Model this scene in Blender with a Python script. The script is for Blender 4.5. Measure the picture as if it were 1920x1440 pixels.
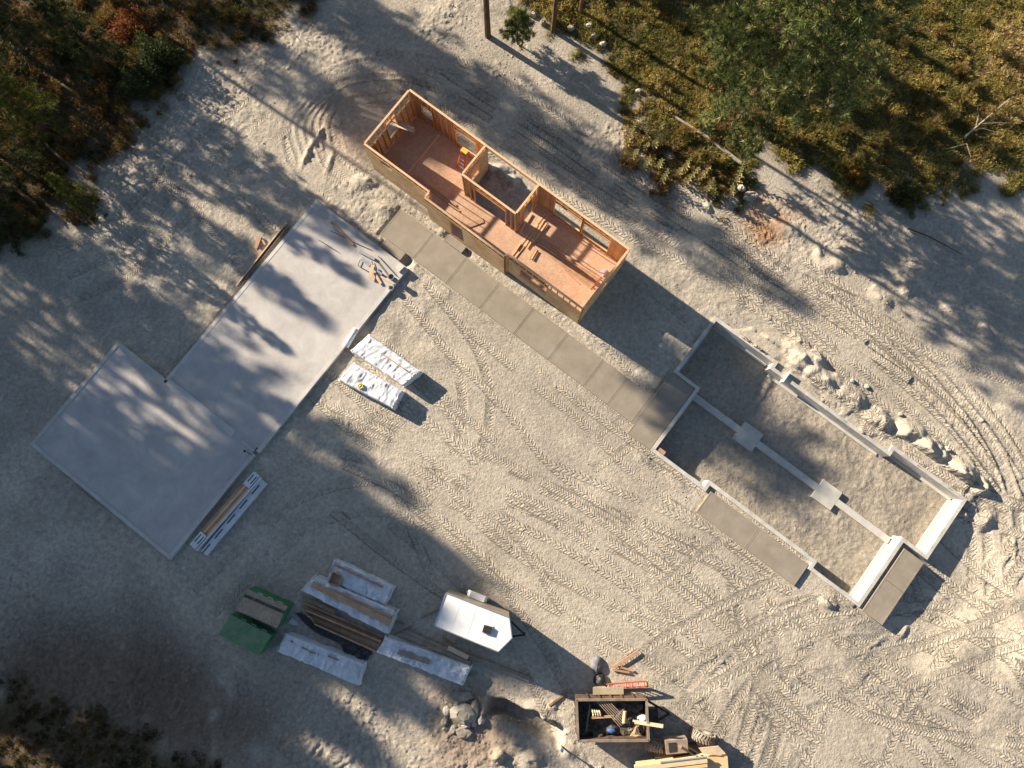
import bpy, math, random
import numpy as np
from mathutils import Vector, Matrix, noise as mnoise
random.seed(7)
rng = np.random.default_rng(11)
for o in list(bpy.data.objects): bpy.data.objects.remove(o)
scene = bpy.context.scene
col = scene.collection

# ------------------------------------------------------------------ camera
CAM_H = 39.0; FPX = 1333.0; NADIR_Y = 900.0
TILT = math.atan((NADIR_Y - 720.0) / FPX)
cam = bpy.data.cameras.new('drone_camera')
cam.sensor_width = 36.0; cam.lens = 36.0 * FPX / 1920.0
cam.clip_start = 0.5; cam.clip_end = 6000
camo = bpy.data.objects.new('drone_camera', cam); col.objects.link(camo)
camo.location = (0, 0, CAM_H); camo.rotation_euler = (TILT, 0, 0)
scene.camera = camo
scene.render.resolution_x = 1024; scene.render.resolution_y = 768

# ------------------------------------------------------------------ sky, sun, exposure
SUN_EL = math.radians(20.0)
SUN_DX, SUN_DY = 0.827, -0.562          # the way shadows fall on the ground
world = bpy.data.worlds.new('World'); scene.world = world; world.use_nodes = True
wn = world.node_tree.nodes; wl = world.node_tree.links
bg = wn['Background']
sky = wn.new('ShaderNodeTexSky'); sky.sky_type = 'NISHITA'; sky.sun_disc = False
sky.sun_elevation = SUN_EL; sky.sun_rotation = math.atan2(-SUN_DX, -SUN_DY)
sky.altitude = 700; sky.air_density = 1.0; sky.dust_density = 1.0
wl.new(sky.outputs[0], bg.inputs[0]); bg.inputs[1].default_value = 0.05
sun = bpy.data.lights.new('sun', 'SUN'); sun.energy = 5.0; sun.angle = math.radians(0.55)
sun.color = (1.0, 0.86, 0.68)
suno = bpy.data.objects.new('sun', sun); col.objects.link(suno)
sd = Vector((SUN_DX * math.cos(SUN_EL), SUN_DY * math.cos(SUN_EL), -math.sin(SUN_EL)))
suno.rotation_euler = sd.to_track_quat('-Z', 'Y').to_euler()
suno.location = (-40, 30, 40)
scene.view_settings.view_transform = 'Standard'; scene.view_settings.look = 'None'
scene.view_settings.exposure = 1.4; scene.view_settings.gamma = 1.0
scene.view_settings.use_curve_mapping = False

# ------------------------------------------------------------------ frames
CT, ST = math.cos(TILT), math.sin(TILT)
def at(px, py, z=0.0):
    """world xy of the spot at height z that a photo pixel looks at"""
    a = (px - 960) / FPX; b = -(py - 720) / FPX
    d = (a, ST + b * CT, -CT + b * ST)
    t = (z - CAM_H) / d[2]
    return Vector((d[0] * t, d[1] * t, z))
ANG = math.radians(-37.4)                # the building site's own axes
UX, UY = math.cos(ANG), math.sin(ANG)
def S(u, v, z=0.0): return Vector((UX * u - UY * v, UY * u + UX * v, z))
def uv_of(x, y): return UX * x + UY * y, -UY * x + UX * y

# ------------------------------------------------------------------ materials
def new_mat(name):
    m = bpy.data.materials.new(name); m.use_nodes = True
    nt = m.node_tree
    return m, nt, nt.nodes['Principled BSDF']
def N(nt, typ, **kw):
    n = nt.nodes.new(typ)
    for k, v in kw.items():
        if k in n.inputs: n.inputs[k].default_value = v
        else: setattr(n, k, v)
    return n
def mat_noise(name, c0, c1, scale=6.0, rough=0.8, bump=0.15, bscale=None, stretch=None, c2=None, detail=6, metallic=0.0, bdist=0.02, spec=0.3, vary=0.08, stain=None):
    m, nt, b = new_mat(name)
    tc = N(nt, 'ShaderNodeTexCoord')
    src = tc.outputs['Object']
    if stretch:
        mp = N(nt, 'ShaderNodeMapping'); mp.inputs['Scale'].default_value = stretch
        nt.links.new(src, mp.inputs[0]); src = mp.outputs[0]
    n1 = N(nt, 'ShaderNodeTexNoise', Scale=scale, Detail=detail, Roughness=0.62)
    nt.links.new(src, n1.inputs['Vector'])
    r = N(nt, 'ShaderNodeValToRGB')
    e = r.color_ramp.elements
    e[0].position = 0.32; e[0].color = (*c0, 1); e[1].position = 0.68; e[1].color = (*c1, 1)
    if c2:
        x = r.color_ramp.elements.new(0.5); x.color = (*c2, 1)
    nt.links.new(n1.outputs['Fac'], r.inputs[0])
    oi = N(nt, 'ShaderNodeObjectInfo'); mr = N(nt, 'ShaderNodeMapRange'); mr.inputs[3].default_value = 1 - vary; mr.inputs[4].default_value = 1 + vary
    nt.links.new(oi.outputs['Random'], mr.inputs[0])
    vm = N(nt, 'ShaderNodeVectorMath', operation='SCALE'); nt.links.new(r.outputs[0], vm.inputs[0]); nt.links.new(mr.outputs[0], vm.inputs['Scale'])
    csrc = vm.outputs[0]
    if stain:
        n5 = N(nt, 'ShaderNodeTexNoise', Scale=stain[0], Detail=10.0, Roughness=0.72, Distortion=1.2); nt.links.new(src, n5.inputs['Vector'])
        m5 = N(nt, 'ShaderNodeMapRange'); m5.inputs[1].default_value = 0.35; m5.inputs[2].default_value = 0.62; m5.inputs[3].default_value = stain[1]; m5.inputs[4].default_value = 1.04
        nt.links.new(n5.outputs['Fac'], m5.inputs[0])
        v5 = N(nt, 'ShaderNodeVectorMath', operation='SCALE'); nt.links.new(csrc, v5.inputs[0]); nt.links.new(m5.outputs[0], v5.inputs['Scale']); csrc = v5.outputs[0]
    nt.links.new(csrc, b.inputs['Base Color'])
    n2 = N(nt, 'ShaderNodeTexNoise', Scale=bscale or scale * 4, Detail=5.0)
    nt.links.new(src, n2.inputs['Vector'])
    bp = N(nt, 'ShaderNodeBump', Strength=bump, Distance=bdist)
    nt.links.new(n2.outputs['Fac'], bp.inputs['Height']); nt.links.new(bp.outputs[0], b.inputs['Normal'])
    b.inputs['Roughness'].default_value = rough; b.inputs['Metallic'].default_value = metallic
    b.inputs['Specular IOR Level'].default_value = spec
    return m
M = {}
M['slab'] = mat_noise('slab_concrete', (0.44, 0.415, 0.385), (0.53, 0.50, 0.47), 0.7, 0.75, 0.06, 30, detail=9, vary=0.02, stain=(0.9, 0.86))
M['slab_edge'] = mat_noise('slab_edge_concrete', (0.44, 0.425, 0.40), (0.56, 0.54, 0.50), 1.5, 0.8, 0.1, 20)
M['walk'] = mat_noise('fresh_walk_concrete', (0.25, 0.215, 0.165), (0.315, 0.275, 0.22), 1.2, 0.8, 0.25, 9, stretch=(1, 1, 1), detail=8, vary=0.04, stain=(0.8, 0.93))
M['found'] = mat_noise('foundation_concrete', (0.44, 0.42, 0.375), (0.60, 0.58, 0.53), 1.6, 0.75, 0.1, 14, detail=8, vary=0.03, stain=(1.3, 0.78))
M['footing'] = mat_noise('footing_concrete', (0.42, 0.40, 0.36), (0.52, 0.50, 0.45), 2.0, 0.85, 0.15, 18)
M['stud'] = mat_noise('stud_lumber', (0.52, 0.21, 0.065), (0.68, 0.33, 0.125), 3.0, 0.65, 0.1, 20, stretch=(3, 3, 0.5))
M['plate'] = mat_noise('plate_lumber', (0.64, 0.39, 0.21), (0.78, 0.53, 0.32), 2.0, 0.65, 0.1, 20)
M['old_wood'] = mat_noise('weathered_lumber', (0.20, 0.13, 0.08), (0.36, 0.25, 0.16), 3.0, 0.8, 0.2, 18)
M['board'] = mat_noise('brown_board', (0.36, 0.20, 0.12), (0.52, 0.33, 0.21), 2.5, 0.7, 0.15, 18)
M['pale_board'] = mat_noise('pale_board', (0.52, 0.38, 0.24), (0.66, 0.52, 0.36), 2.5, 0.7, 0.1, 18)
M['grey_board'] = mat_noise('grey_board', (0.22, 0.18, 0.14), (0.36, 0.30, 0.24), 3.0, 0.85, 0.2, 18)
M['cardboard'] = mat_noise('cardboard', (0.42, 0.27, 0.15), (0.52, 0.35, 0.2), 3, 0.8, 0.05)
def osb(name, a, b_, c):
    m, nt, b = new_mat(name)
    tc = N(nt, 'ShaderNodeTexCoord')
    vo = N(nt, 'ShaderNodeTexVoronoi', Scale=14.0); vo.inputs['Randomness'].default_value = 1.0
    nt.links.new(tc.outputs['Object'], vo.inputs['Vector'])
    n = N(nt, 'ShaderNodeTexNoise', Scale=1.1, Detail=8.0); nt.links.new(tc.outputs['Object'], n.inputs['Vector'])
    sx = N(nt, 'ShaderNodeSeparateColor'); nt.links.new(vo.outputs['Color'], sx.inputs[0])
    mx = N(nt, 'ShaderNodeMath', operation='MULTIPLY_ADD'); nt.links.new(sx.outputs[0], mx.inputs[0]); mx.inputs[1].default_value = 0.45
    nt.links.new(n.outputs['Fac'], mx.inputs[2])
    r = N(nt, 'ShaderNodeValToRGB'); e = r.color_ramp.elements
    e[0].position = 0.4; e[0].color = (*a, 1); e[1].position = 1.0; e[1].color = (*c, 1)
    k = e.new(0.7); k.color = (*b_, 1)
    nt.links.new(mx.outputs[0], r.inputs[0]); nt.links.new(r.outputs[0], b.inputs['Base Color'])
    b.inputs['Roughness'].default_value = 0.75; b.inputs['Specular IOR Level'].default_value = 0.25
    return m
M['osb'] = osb('osb_sheathing', (0.40, 0.255, 0.12), (0.53, 0.355, 0.185), (0.65, 0.47, 0.275))
M['subfloor'] = osb('osb_subfloor', (0.45, 0.275, 0.175), (0.52, 0.33, 0.22), (0.60, 0.40, 0.275))
M['osb_grey'] = osb('osb_dusty', (0.27, 0.21, 0.15), (0.36, 0.28, 0.2), (0.46, 0.37, 0.27))
def plastic(name, c0, c1, rough=0.35, bump=0.6, scale=7.0):
    m = mat_noise(name, c0, c1, 1.6, rough, bump, scale, detail=4, bdist=0.09, spec=0.6, vary=0.03)
    return m
M['wrap'] = plastic('white_wrap', (0.56, 0.58, 0.61), (0.74, 0.75, 0.77), 0.38, 0.45, 3.0)
M['wrap_clear'] = plastic('clear_wrap', (0.55, 0.58, 0.62), (0.8, 0.82, 0.84), 0.28, 0.6, 4)
M['green_wrap'] = plastic('green_wrap', (0.02, 0.15, 0.055), (0.035, 0.21, 0.08), 0.4, 0.3)
M['green_top'] = mat_noise('green_dusty_top', (0.08, 0.18, 0.09), (0.18, 0.25, 0.14), 2.5, 0.6, 0.1)
M['black_tarp'] = plastic('black_tarp', (0.012, 0.012, 0.014), (0.03, 0.03, 0.032), 0.45, 0.8, 6)
M['mark_white'] = mat_noise('white_print', (0.7, 0.7, 0.7), (0.8, 0.8, 0.8), 3, 0.5, 0)
M['mark_black'] = mat_noise('black_print', (0.015, 0.015, 0.02), (0.03, 0.03, 0.04), 3, 0.5, 0)
M['white_paint'] = mat_noise('white_roof_paint', (0.62, 0.63, 0.64), (0.76, 0.76, 0.75), 0.9, 0.45, 0.03, 12, detail=9)
M['trailer_side'] = mat_noise('trailer_side', (0.28, 0.23, 0.17), (0.38, 0.32, 0.25), 1.5, 0.4, 0.05)
M['black_metal'] = mat_noise('black_metal', (0.02, 0.02, 0.021), (0.045, 0.043, 0.04), 4, 0.5, 0.1)
M['rust'] = mat_noise('rusty_black_steel', (0.05, 0.035, 0.026), (0.15, 0.10, 0.07), 3, 0.7, 0.2, 16, detail=8)
M['rim_steel'] = mat_noise('worn_rim_steel', (0.16, 0.12, 0.09), (0.33, 0.27, 0.21), 2, 0.6, 0.2, 14)
M['tan_paint'] = mat_noise('dusty_tan_paint', (0.36, 0.30, 0.20), (0.46, 0.39, 0.28), 2, 0.6, 0.1)
M['rubber'] = mat_noise('dusty_rubber', (0.16, 0.14, 0.115), (0.36, 0.32, 0.26), 2.5, 0.9, 0.2)
M['orange_paint'] = mat_noise('orange_yellow_paint', (0.60, 0.40, 0.20), (0.70, 0.49, 0.27), 1.5, 0.45, 0.05)
M['cream_paint'] = mat_noise('cream_paint', (0.58, 0.46, 0.26), (0.68, 0.55, 0.34), 2, 0.45, 0.05)
M['red_paint'] = mat_noise('red_fibreglass', (0.50, 0.06, 0.03), (0.62, 0.10, 0.05), 3, 0.5, 0.05)
M['yellow_paint'] = mat_noise('yellow_plastic', (0.62, 0.42, 0.04), (0.72, 0.5, 0.08), 3, 0.5, 0.05)
M['blue_paint'] = mat_noise('blue_plastic', (0.03, 0.08, 0.22), (0.06, 0.13, 0.32), 3, 0.5, 0.05)
M['aluminium'] = mat_noise('aluminium', (0.5, 0.51, 0.53), (0.66, 0.67, 0.68), 3, 0.35, 0.05, metallic=0.7)
M['grey_plastic'] = mat_noise('grey_plastic', (0.28, 0.29, 0.31), (0.40, 0.41, 0.43), 3, 0.55, 0.05)
M['debris'] = mat_noise('dark_rubbish', (0.03, 0.03, 0.032), (0.16, 0.13, 0.10), 5, 0.8, 0.6, 16)
M['stone'] = mat_noise('grey_stone', (0.17, 0.155, 0.125), (0.34, 0.31, 0.26), 3, 0.9, 0.5, 10, detail=9)
M['pale_stone'] = mat_noise('pale_stone', (0.33, 0.31, 0.27), (0.48, 0.45, 0.40), 3, 0.9, 0.5, 10, detail=9)
M['bark'] = mat_noise('pine_bark', (0.07, 0.042, 0.026), (0.19, 0.11, 0.07), 5, 0.95, 0.8, 12, stretch=(1, 1, 0.25), bdist=0.05)
M['log'] = mat_noise('bleached_log', (0.25, 0.2, 0.15), (0.46, 0.40, 0.33), 4, 0.9, 0.3)
M['mud_rock'] = mat_noise('dirt_clod', (0.20, 0.17, 0.13), (0.36, 0.31, 0.245), 4, 0.95, 0.6, 12)
def leafmat(name, trans=0.35):
    m, nt, b = new_mat(name)
    a = N(nt, 'ShaderNodeAttribute', attribute_name='Col')
    nt.links.new(a.outputs['Color'], b.inputs['Base Color'])
    b.inputs['Roughness'].default_value = 0.7; b.inputs['Specular IOR Level'].default_value = 0.2
    t = N(nt, 'ShaderNodeBsdfTranslucent'); nt.links.new(a.outputs['Color'], t.inputs[0])
    mix = N(nt, 'ShaderNodeMixShader'); mix.inputs[0].default_value = trans
    out = nt.nodes['Material Output']
    nt.links.new(b.outputs[0], mix.inputs[1]); nt.links.new(t.outputs[0], mix.inputs[2]); nt.links.new(mix.outputs[0], out.inputs[0])
    return m
M['leaf'] = leafmat('foliage'); M['needle'] = leafmat('needles', 0.3)

# ------------------------------------------------------------------ mesh builder
class MB:
    def __init__(s): s.v = []; s.f = []
    def quad(s, a, b, c, d): i = len(s.v); s.v += [a, b, c, d]; s.f.append((i, i+1, i+2, i+3)); return s
    def tri(s, a, b, c): i = len(s.v); s.v += [a, b, c]; s.f.append((i, i+1, i+2)); return s
    def hexa(s, bot, top):
        """bot and top: four points each, same winding"""
        i = len(s.v); s.v += list(bot) + list(top)
        s.f += [(i+3, i+2, i+1, i), (i+4, i+5, i+6, i+7)] + [(i+k, i+(k+1) % 4, i+4+(k+1) % 4, i+4+k) for k in range(4)]
        return s
    def prism(s, poly, z0, z1):
        n = len(poly); i = len(s.v)
        s.v += [Vector((p[0], p[1], z0)) for p in poly] + [Vector((p[0], p[1], z1)) for p in poly]
        a = sum(poly[k][0]*poly[(k+1) % n][1] - poly[(k+1) % n][0]*poly[k][1] for k in range(n))
        top = list(range(i+n, i+2*n)); bot = list(range(i, i+n))
        if a > 0: s.f += [tuple(top), tuple(reversed(bot))] + [(i+k, i+(k+1) % n, i+n+(k+1) % n, i+n+k) for k in range(n)]
        else: s.f += [tuple(reversed(top)), tuple(bot)] + [(i+n+k, i+n+(k+1) % n, i+(k+1) % n, i+k) for k in range(n)]
        return s
    def ubox(s, u0, u1, v0, v1, z0, z1):
        return s.prism([S(u0, v0), S(u1, v0), S(u1, v1), S(u0, v1)], z0, z1)
    def beam(s, p, q, w, h, up=Vector((0, 0, 1)), roll=0.0):
        """square bar from p to q: w across, h along up (centred)"""
        p = Vector(p); q = Vector(q); d = (q - p).normalized()
        side = d.cross(up)
        if side.length < 1e-4: side = Vector((1, 0, 0))
        side.normalize(); upv = side.cross(d).normalized()
        if roll:
            R = Matrix.Rotation(roll, 3, d); side = R @ side; upv = R @ upv
        a = side * w / 2; b = upv * h / 2
        return s.hexa([p - a - b, p + a - b, p + a + b, p - a + b], [q - a - b, q + a - b, q + a + b, q - a + b])
    def tube(s, p, q, r0, r1=None, n=8, cap=True):
        p = Vector(p); q = Vector(q); r1 = r0 if r1 is None else r1
        d = (q - p).normalized(); x = d.orthogonal().normalized(); y = d.cross(x)
        i = len(s.v)
        for c, r in ((p, r0), (q, r1)):
            for k in range(n):
                t = 2 * math.pi * k / n; s.v.append(c + x * r * math.cos(t) + y * r * math.sin(t))
        s.f += [(i+k, i+(k+1) % n, i+n+(k+1) % n, i+n+k) for k in range(n)]
        if cap: s.f += [tuple(range(i+n-1, i-1, -1)), tuple(range(i+n, i+2*n))]
        return s
    def path(s, pts, radii, n=6):
        for k in range(len(pts) - 1): s.tube(pts[k], pts[k+1], radii[k], radii[k+1], n, True)
        return s
    def ring(s, c, axis, R, r, n=24, m=8, squash=1.0):
        c = Vector(c); axis = Vector(axis).normalized(); x = axis.orthogonal().normalized(); y = axis.cross(x); i = len(s.v)
        for a in range(n):
            t = 2*math.pi*a/n; e = x*math.cos(t) + y*math.sin(t)
            for b in range(m):
                p = 2*math.pi*b/m; s.v.append(c + e*(R + r*math.cos(p)) + axis*(r*squash*math.sin(p)))
        for a in range(n):
            for b in range(m):
                s.f.append((i+a*m+b, i+((a+1) % n)*m+b, i+((a+1) % n)*m+(b+1) % m, i+a*m+(b+1) % m))
        return s
    def build(s, name, mat, parent=None, smooth=False):
        off = Vector((0, 0, 0)); p = parent
        while p is not None: off += p.location; p = p.parent
        me = bpy.data.meshes.new(name)
        me.from_pydata([tuple(Vector(a) - off) for a in s.v], [], s.f)
        me.materials.append(M[mat] if isinstance(mat, str) else mat)
        if smooth: me.polygons.foreach_set('use_smooth', [True] * len(me.polygons))
        o = bpy.data.objects.new(name, me); col.objects.link(o)
        if parent is not None: o.parent = parent
        return o
def tag(o, label, cat, group=None, kind=None):
    if label: o['label'] = label
    if cat: o['category'] = cat
    if group: o['group'] = group
    if kind: o['kind'] = kind
    return o
def thing(name, loc, label, cat, group=None):
    e = bpy.data.objects.new(name, None); col.objects.link(e); e.location = loc; e.empty_display_size = 0.2
    return tag(e, label, cat, group)
def fast_mesh(name, verts, faces, mat, parent=None, cols=None, smooth=False):
    """verts (n,3), faces (m,3) arrays; cols (n,3)"""
    me = bpy.data.meshes.new(name)
    nv, nf = len(verts), len(faces); k = faces.shape[1]
    me.vertices.add(nv); me.vertices.foreach_set('co', np.ascontiguousarray(verts, np.float32).ravel())
    me.loops.add(nf * k); me.loops.foreach_set('vertex_index', np.ascontiguousarray(faces, np.int32).ravel())
    me.polygons.add(nf); me.polygons.foreach_set('loop_start', np.arange(0, nf * k, k, dtype=np.int32))
    me.polygons.foreach_set('loop_total', np.full(nf, k, np.int32))
    if smooth: me.polygons.foreach_set('use_smooth', np.ones(nf, bool))
    me.update(calc_edges=True)
    if cols is not None:
        a = me.color_attributes.new('Col', 'FLOAT_COLOR', 'POINT')
        c = np.ones((nv, 4), np.float32); c[:, :3] = cols
        a.data.foreach_set('color', c.ravel())
    me.materials.append(M[mat] if isinstance(mat, str) else mat)
    o = bpy.data.objects.new(name, me); col.objects.link(o)
    if parent is not None: o.parent = parent
    return o
# ------------------------------------------------------------------ ground: one sheet to the horizon, fine where the photo looks
STEP = 0.07
gx = np.arange(-34.0, 34.01, STEP); gy = np.arange(-19.0, 33.51, STEP)
NX, NY = len(gx), len(gy)
X, Y = np.meshgrid(gx, gy)
_zc = Y * ST + CAM_H * CT; _yc = Y * CT - CAM_H * ST
PX = 960 + FPX * X / _zc; PY = 720 - FPX * _yc / _zc
UU = UX * X + UY * Y; VV = -UY * X + UX * Y
_kx = np.fft.fftfreq(NX, STEP)[None, :]; _ky = np.fft.fftfreq(NY, STEP)[:, None]
_kk = np.sqrt(_kx**2 + _ky**2)
def fnoise(lo, hi, beta=1.0, seed=0):
    """band noise, wavelengths lo..hi metres, unit std"""
    r = np.random.default_rng(seed).standard_normal((NY, NX))
    f = np.fft.fft2(r); k = np.maximum(_kk, 1e-6)
    w = k**(-beta) * np.exp(-(k * lo)**2) * (1 - np.exp(-(k * hi)**2))
    a = np.fft.ifft2(f * w).real
    return (a - a.mean()) / a.std()
def sstep(a, b, x):
    t = np.clip((x - a) / (b - a), 0, 1); return t * t * (3 - 2 * t)
def inpoly(poly, qx, qy):
    r = np.zeros(qx.shape, bool); n = len(poly)
    for i in range(n):
        x0, y0 = poly[i]; x1, y1 = poly[(i + 1) % n]
        if y0 == y1: continue
        c = ((y0 > qy) != (y1 > qy)) & (qx < (x1 - x0) * (qy - y0) / (y1 - y0) + x0)
        r ^= c
    return r
def blur(a, r):
    """box blur twice, r cells"""
    a = a.astype(float)
    for _ in range(2):
        for ax in (0, 1):
            p = [(0, 0), (0, 0)]; p[ax] = (r + 1, r)
            c = np.cumsum(np.pad(a, p, mode='edge'), axis=ax)
            n = a.shape[ax]
            a = (np.take(c, range(2 * r + 1, 2 * r + 1 + n), ax) - np.take(c, range(0, n), ax)) / (2 * r + 1)
    return a
n_big = fnoise(4, 30, 1.5, 1); n_mid = fnoise(0.8, 5, 1.2, 2); n_clod = fnoise(0.18, 1.0, 0.8, 3); n_fine = fnoise(0.11, 0.35, 0.3, 4); n_mid2 = fnoise(0.35, 1.6, 0.9, 14)
wx = PX + 20 * n_mid + 15 * fnoise(0.4, 3, 1, 5); wy = PY + 20 * fnoise(0.8, 5, 1.2, 6) + 15 * fnoise(0.4, 3, 1, 7)
def pmask(poly, r=5): return blur(inpoly(poly, wx, wy), r)
VEG_UL = [(-400, 520), (60, 470), (165, 395), (185, 330), (285, 215), (345, 165), (400, 120), (480, 70), (560, 25), (640, -5), (640, -400), (-400, -400)]
VEG_UR = [(975, -300), (985, 20), (1030, 55), (1115, 95), (1160, 150), (1185, 215), (1200, 250), (1180, 285), (1215, 320), (1300, 352), (1385, 385), (1400, 300), (1440, 280), (1530, 320), (1600, 345), (1660, 372), (1730, 400), (1760, 340), (1830, 345), (1930, 350), (2400, 420), (2400, -300)]
VEG_LL = [(-400, 1275), (40, 1290), (120, 1325), (230, 1345), (320, 1395), (420, 1450), (420, 1800), (-400, 1800)]
veg = np.clip(pmask(VEG_UL) + pmask(VEG_UR) + pmask(VEG_LL), 0, 1)
ROCKY = [[(-100, 1030), (180, 1060), (420, 1230), (700, 1290), (860, 1440), (300, 1480), (-100, 1330)],
         [(200, 330), (300, 200), (480, 90), (620, 20), (900, 30), (960, 60), (1160, 170), (1190, 260), (1050, 240), (850, 130), (700, 90), (560, 120), (400, 260), (230, 420)],
         [(1000, 60), (1130, 140), (1200, 240), (1400, 380), (1600, 370), (1760, 470), (1920, 560), (1920, 640), (1700, 560), (1450, 450), (1180, 330), (1060, 220)],
         [(740, 400), (1090, 600), (1260, 700), (1240, 730), (1060, 620), (820, 470)], [(1160, 790), (1240, 850), (1330, 930), (1310, 960), (1200, 880)],
         [(660, 320), (830, 400), (720, 440), (620, 370)], [(820, 1260), (1100, 1380), (1000, 1480), (800, 1450)]]
rocky = np.zeros_like(X)
for p in ROCKY: rocky = np.maximum(rocky, pmask(p, 8))
SMOOTH = [(560, 560), (900, 560), (1250, 850), (1500, 1150), (1950, 1180), (1950, 1480), (1000, 1480), (600, 1050)]
smooth_m = pmask(SMOOTH, 14)
Z = 0.05 * n_big + 0.018 * n_mid + (0.006 + 0.014 * rocky + 0.010 * veg) * n_clod * (1 - 0.45 * smooth_m) + (0.0025 + 0.006 * rocky) * n_fine
# mounds: photo x, y, radius m along and across, height, turn
def mound(px, py, ra, rb, h, ang=0.0, ridge=0.5):
    c = at(px, py); dx = X - c.x; dy = Y - c.y; a = math.radians(ang)
    p = (dx * math.cos(a) + dy * math.sin(a)) / ra; q = (-dx * math.sin(a) + dy * math.cos(a)) / rb
    r = np.sqrt(p * p + q * q) * (1 + ridge * (0.48 * n_mid + 0.1 * n_clod))
    return h * 0.95 * np.clip(1 - r, 0, None)**1.15 * np.clip(1 + ridge * (0.14 * n_mid2 + 0.12 * n_clod), .2, 2)
for m in [(1395, 640, 1.0, .8, .35, 0), (1440, 650, 1.1, .9, .5, -30), (1500, 672, 1.3, .9, .55, -35), (1545, 712, 1.5, .9, .6, -37), (1600, 748, 1.4, .9, .5, -37), (1650, 790, 1.2, .9, .6, -37),
          (1705, 812, 1.3, .8, .55, -30), (1735, 850, 1.2, .9, .85, -20), (1790, 885, 1.7, 1.0, .95, -30), (1840, 915, 1.0, .7, .5, 40), (1850, 975, .7, .5, .35, 60),
          (935, 326, .75, .55, .55, 20), (962, 342, .55, .45, .45, -40), (915, 345, .7, .4, .25, -30), (985, 362, .6, .4, .25, 0),
          (1430, 385, 1.3, .6, .45, -20), (1365, 372, .8, .5, .3, -20), (1480, 430, 1.6, .6, .3, -30), (1600, 480, 2.2, .6, .3, -25), (1720, 520, 1.6, .9, .45, -25), (1650, 560, 1.2, .6, .3, -30), (1790, 590, 1.4, .8, .45, -40), (1560, 500, 1.2, .5, .3, -15),
          (1330, 590, .9, .5, .3, 40), (1300, 615, .5, .4, .18, 40), (1915, 1215, 1.5, 2.4, .8, 0, 0.05), (1920, 1120, 1.2, .9, .3, 0, .1),
          (1015, 1345, 1.9, .55, .35, -35), (960, 1385, 1.6, .6, .4, -40), (905, 1335, .7, .5, .3, 0), (1065, 1410, .9, .6, .3, -40), (1000, 1420, 1.0, .8, .35, 0),
          (560, 815, .9, .7, .22, -40), (720, 390, .9, .6, .25, -30), (770, 415, .7, .3, .15, -37), (690, 340, .8, .5, .25, 0), (1205, 860, .9, .3, .14, -37), (1270, 905, 1.2, .3, .14, -37), (1550, 1130, .6, .4, .3, -30), (1120, 640, 2.0, .3, .10, -37), (960, 520, 2.5, .28, .1, -37),
          (540, 600, .5, .4, .1, 0), (600, 250, 1.2, .25, .16, 60), (575, 290, 1.3, .2, .14, 70), (620, 300, 1.0, .2, .12, 75), (1700, 1185, .8, .4, .18, 50)]:
    Z = np.maximum(Z, Z * 0.4 + mound(*m)) if m[4] > 0.2 else Z + mound(*m)
# erosion ridges on the lower-left bank
gully = pmask([(60, 1180), (420, 1190), (640, 1300), (760, 1450), (250, 1460), (40, 1300)], 14)
gdir = math.radians(28); gg = (X * math.cos(gdir + 1.57) + Y * math.sin(gdir + 1.57)) + 0.35 * n_mid
Z += gully * 0.035 * (np.sin(gg * 6.0 + 1.5 * n_mid) * (0.6 + 0.4 * n_mid))
# drop beyond the far end of the foundation, trench by the rocks, hole between slab and walk
Z -= 0.5 * np.exp(-(((UU - 21.7) / 2.3)**2 + ((VV - 9.5) / 4.6)**2)**2)
def trench(p0, p1, w, d):
    a = at(*p0); b = at(*p1); dx, dy = b.x - a.x, b.y - a.y; L = math.hypot(dx, dy)
    s = ((X - a.x) * dx + (Y - a.y) * dy) / L; l = ((X - a.x) * -dy + (Y - a.y) * dx) / L + 0.1 * n_mid
    return -d * sstep(w / 2 + .12, w / 2 - .12, np.abs(l)) * sstep(-.3, .4, s) * sstep(L + .3, L - .5, s)
Z += trench((920, 1322), (1052, 1378), 0.85, 0.9)
Z += trench((757, 487), (768, 497), 0.45, 0.5)
Z += trench((868, 472), (880, 480), 0.3, 0.35)
# flat beds under concrete
def urect(u0, u1, v0, v1, m=0.0): return (UU > u0 - m) & (UU < u1 + m) & (VV > v0 - m) & (VV < v1 + m)
for r, top in [((-18.5, -11.8, -7.3, 5.8), 0.04), ((-22.0, -11.9, -14.4, -7.2), 0.04), ((-14.4, 3.3, 6.45, 8.33), -0.01), ((3.45, 5.0, 5.85, 10.1), -0.01), ((8.9, 15.3, 4.67, 6.1), -0.01), ((18.65, 20.15, 5.8, 10.1), -0.02),
               ((-11.3, -10.0, 8.3, 9.0), 0.0), ((-13.95, -12.5, 5.9, 6.5), 0.0), ((-17.1, -2.3, 8.8, 13.3), 0.12)]:
    k = urect(*r, m=0.15); 
    if top == 0.12: k &= ~urect(-11.9, -8.2, 11.1, 13.5)
    Z[k] = np.minimum(Z[k], top)
# foundation pit
FO = [(3.5, 14.1), (7.8, 14.1), (7.8, 13.7), (15.35, 13.7), (15.35, 14.1), (20.15, 14.1), (20.15, 10.1), (18.65, 10.1), (18.65, 5.85), (15.35, 5.85), (15.35, 6.27), (8.68, 6.27), (8.68, 5.85), (5.0, 5.85), (5.0, 10.1), (3.5, 10.1)]
pit = inpoly([(p[0], p[1]) for p in FO], UU, VV)
inner = pit.copy()
k = 2
for ax in (0, 1):
    for sft in (-k, k): inner &= np.roll(pit, sft, ax)
PIT_Z = -0.80
Z[inner] = PIT_Z + (0.3 * Z + 0.02 * n_mid + 0.007 * n_clod)[inner]
outer_ring = blur(pit, 6) > 0.02
Z[outer_ring & ~pit] = np.minimum(Z[outer_ring & ~pit], 0.08)

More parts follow.
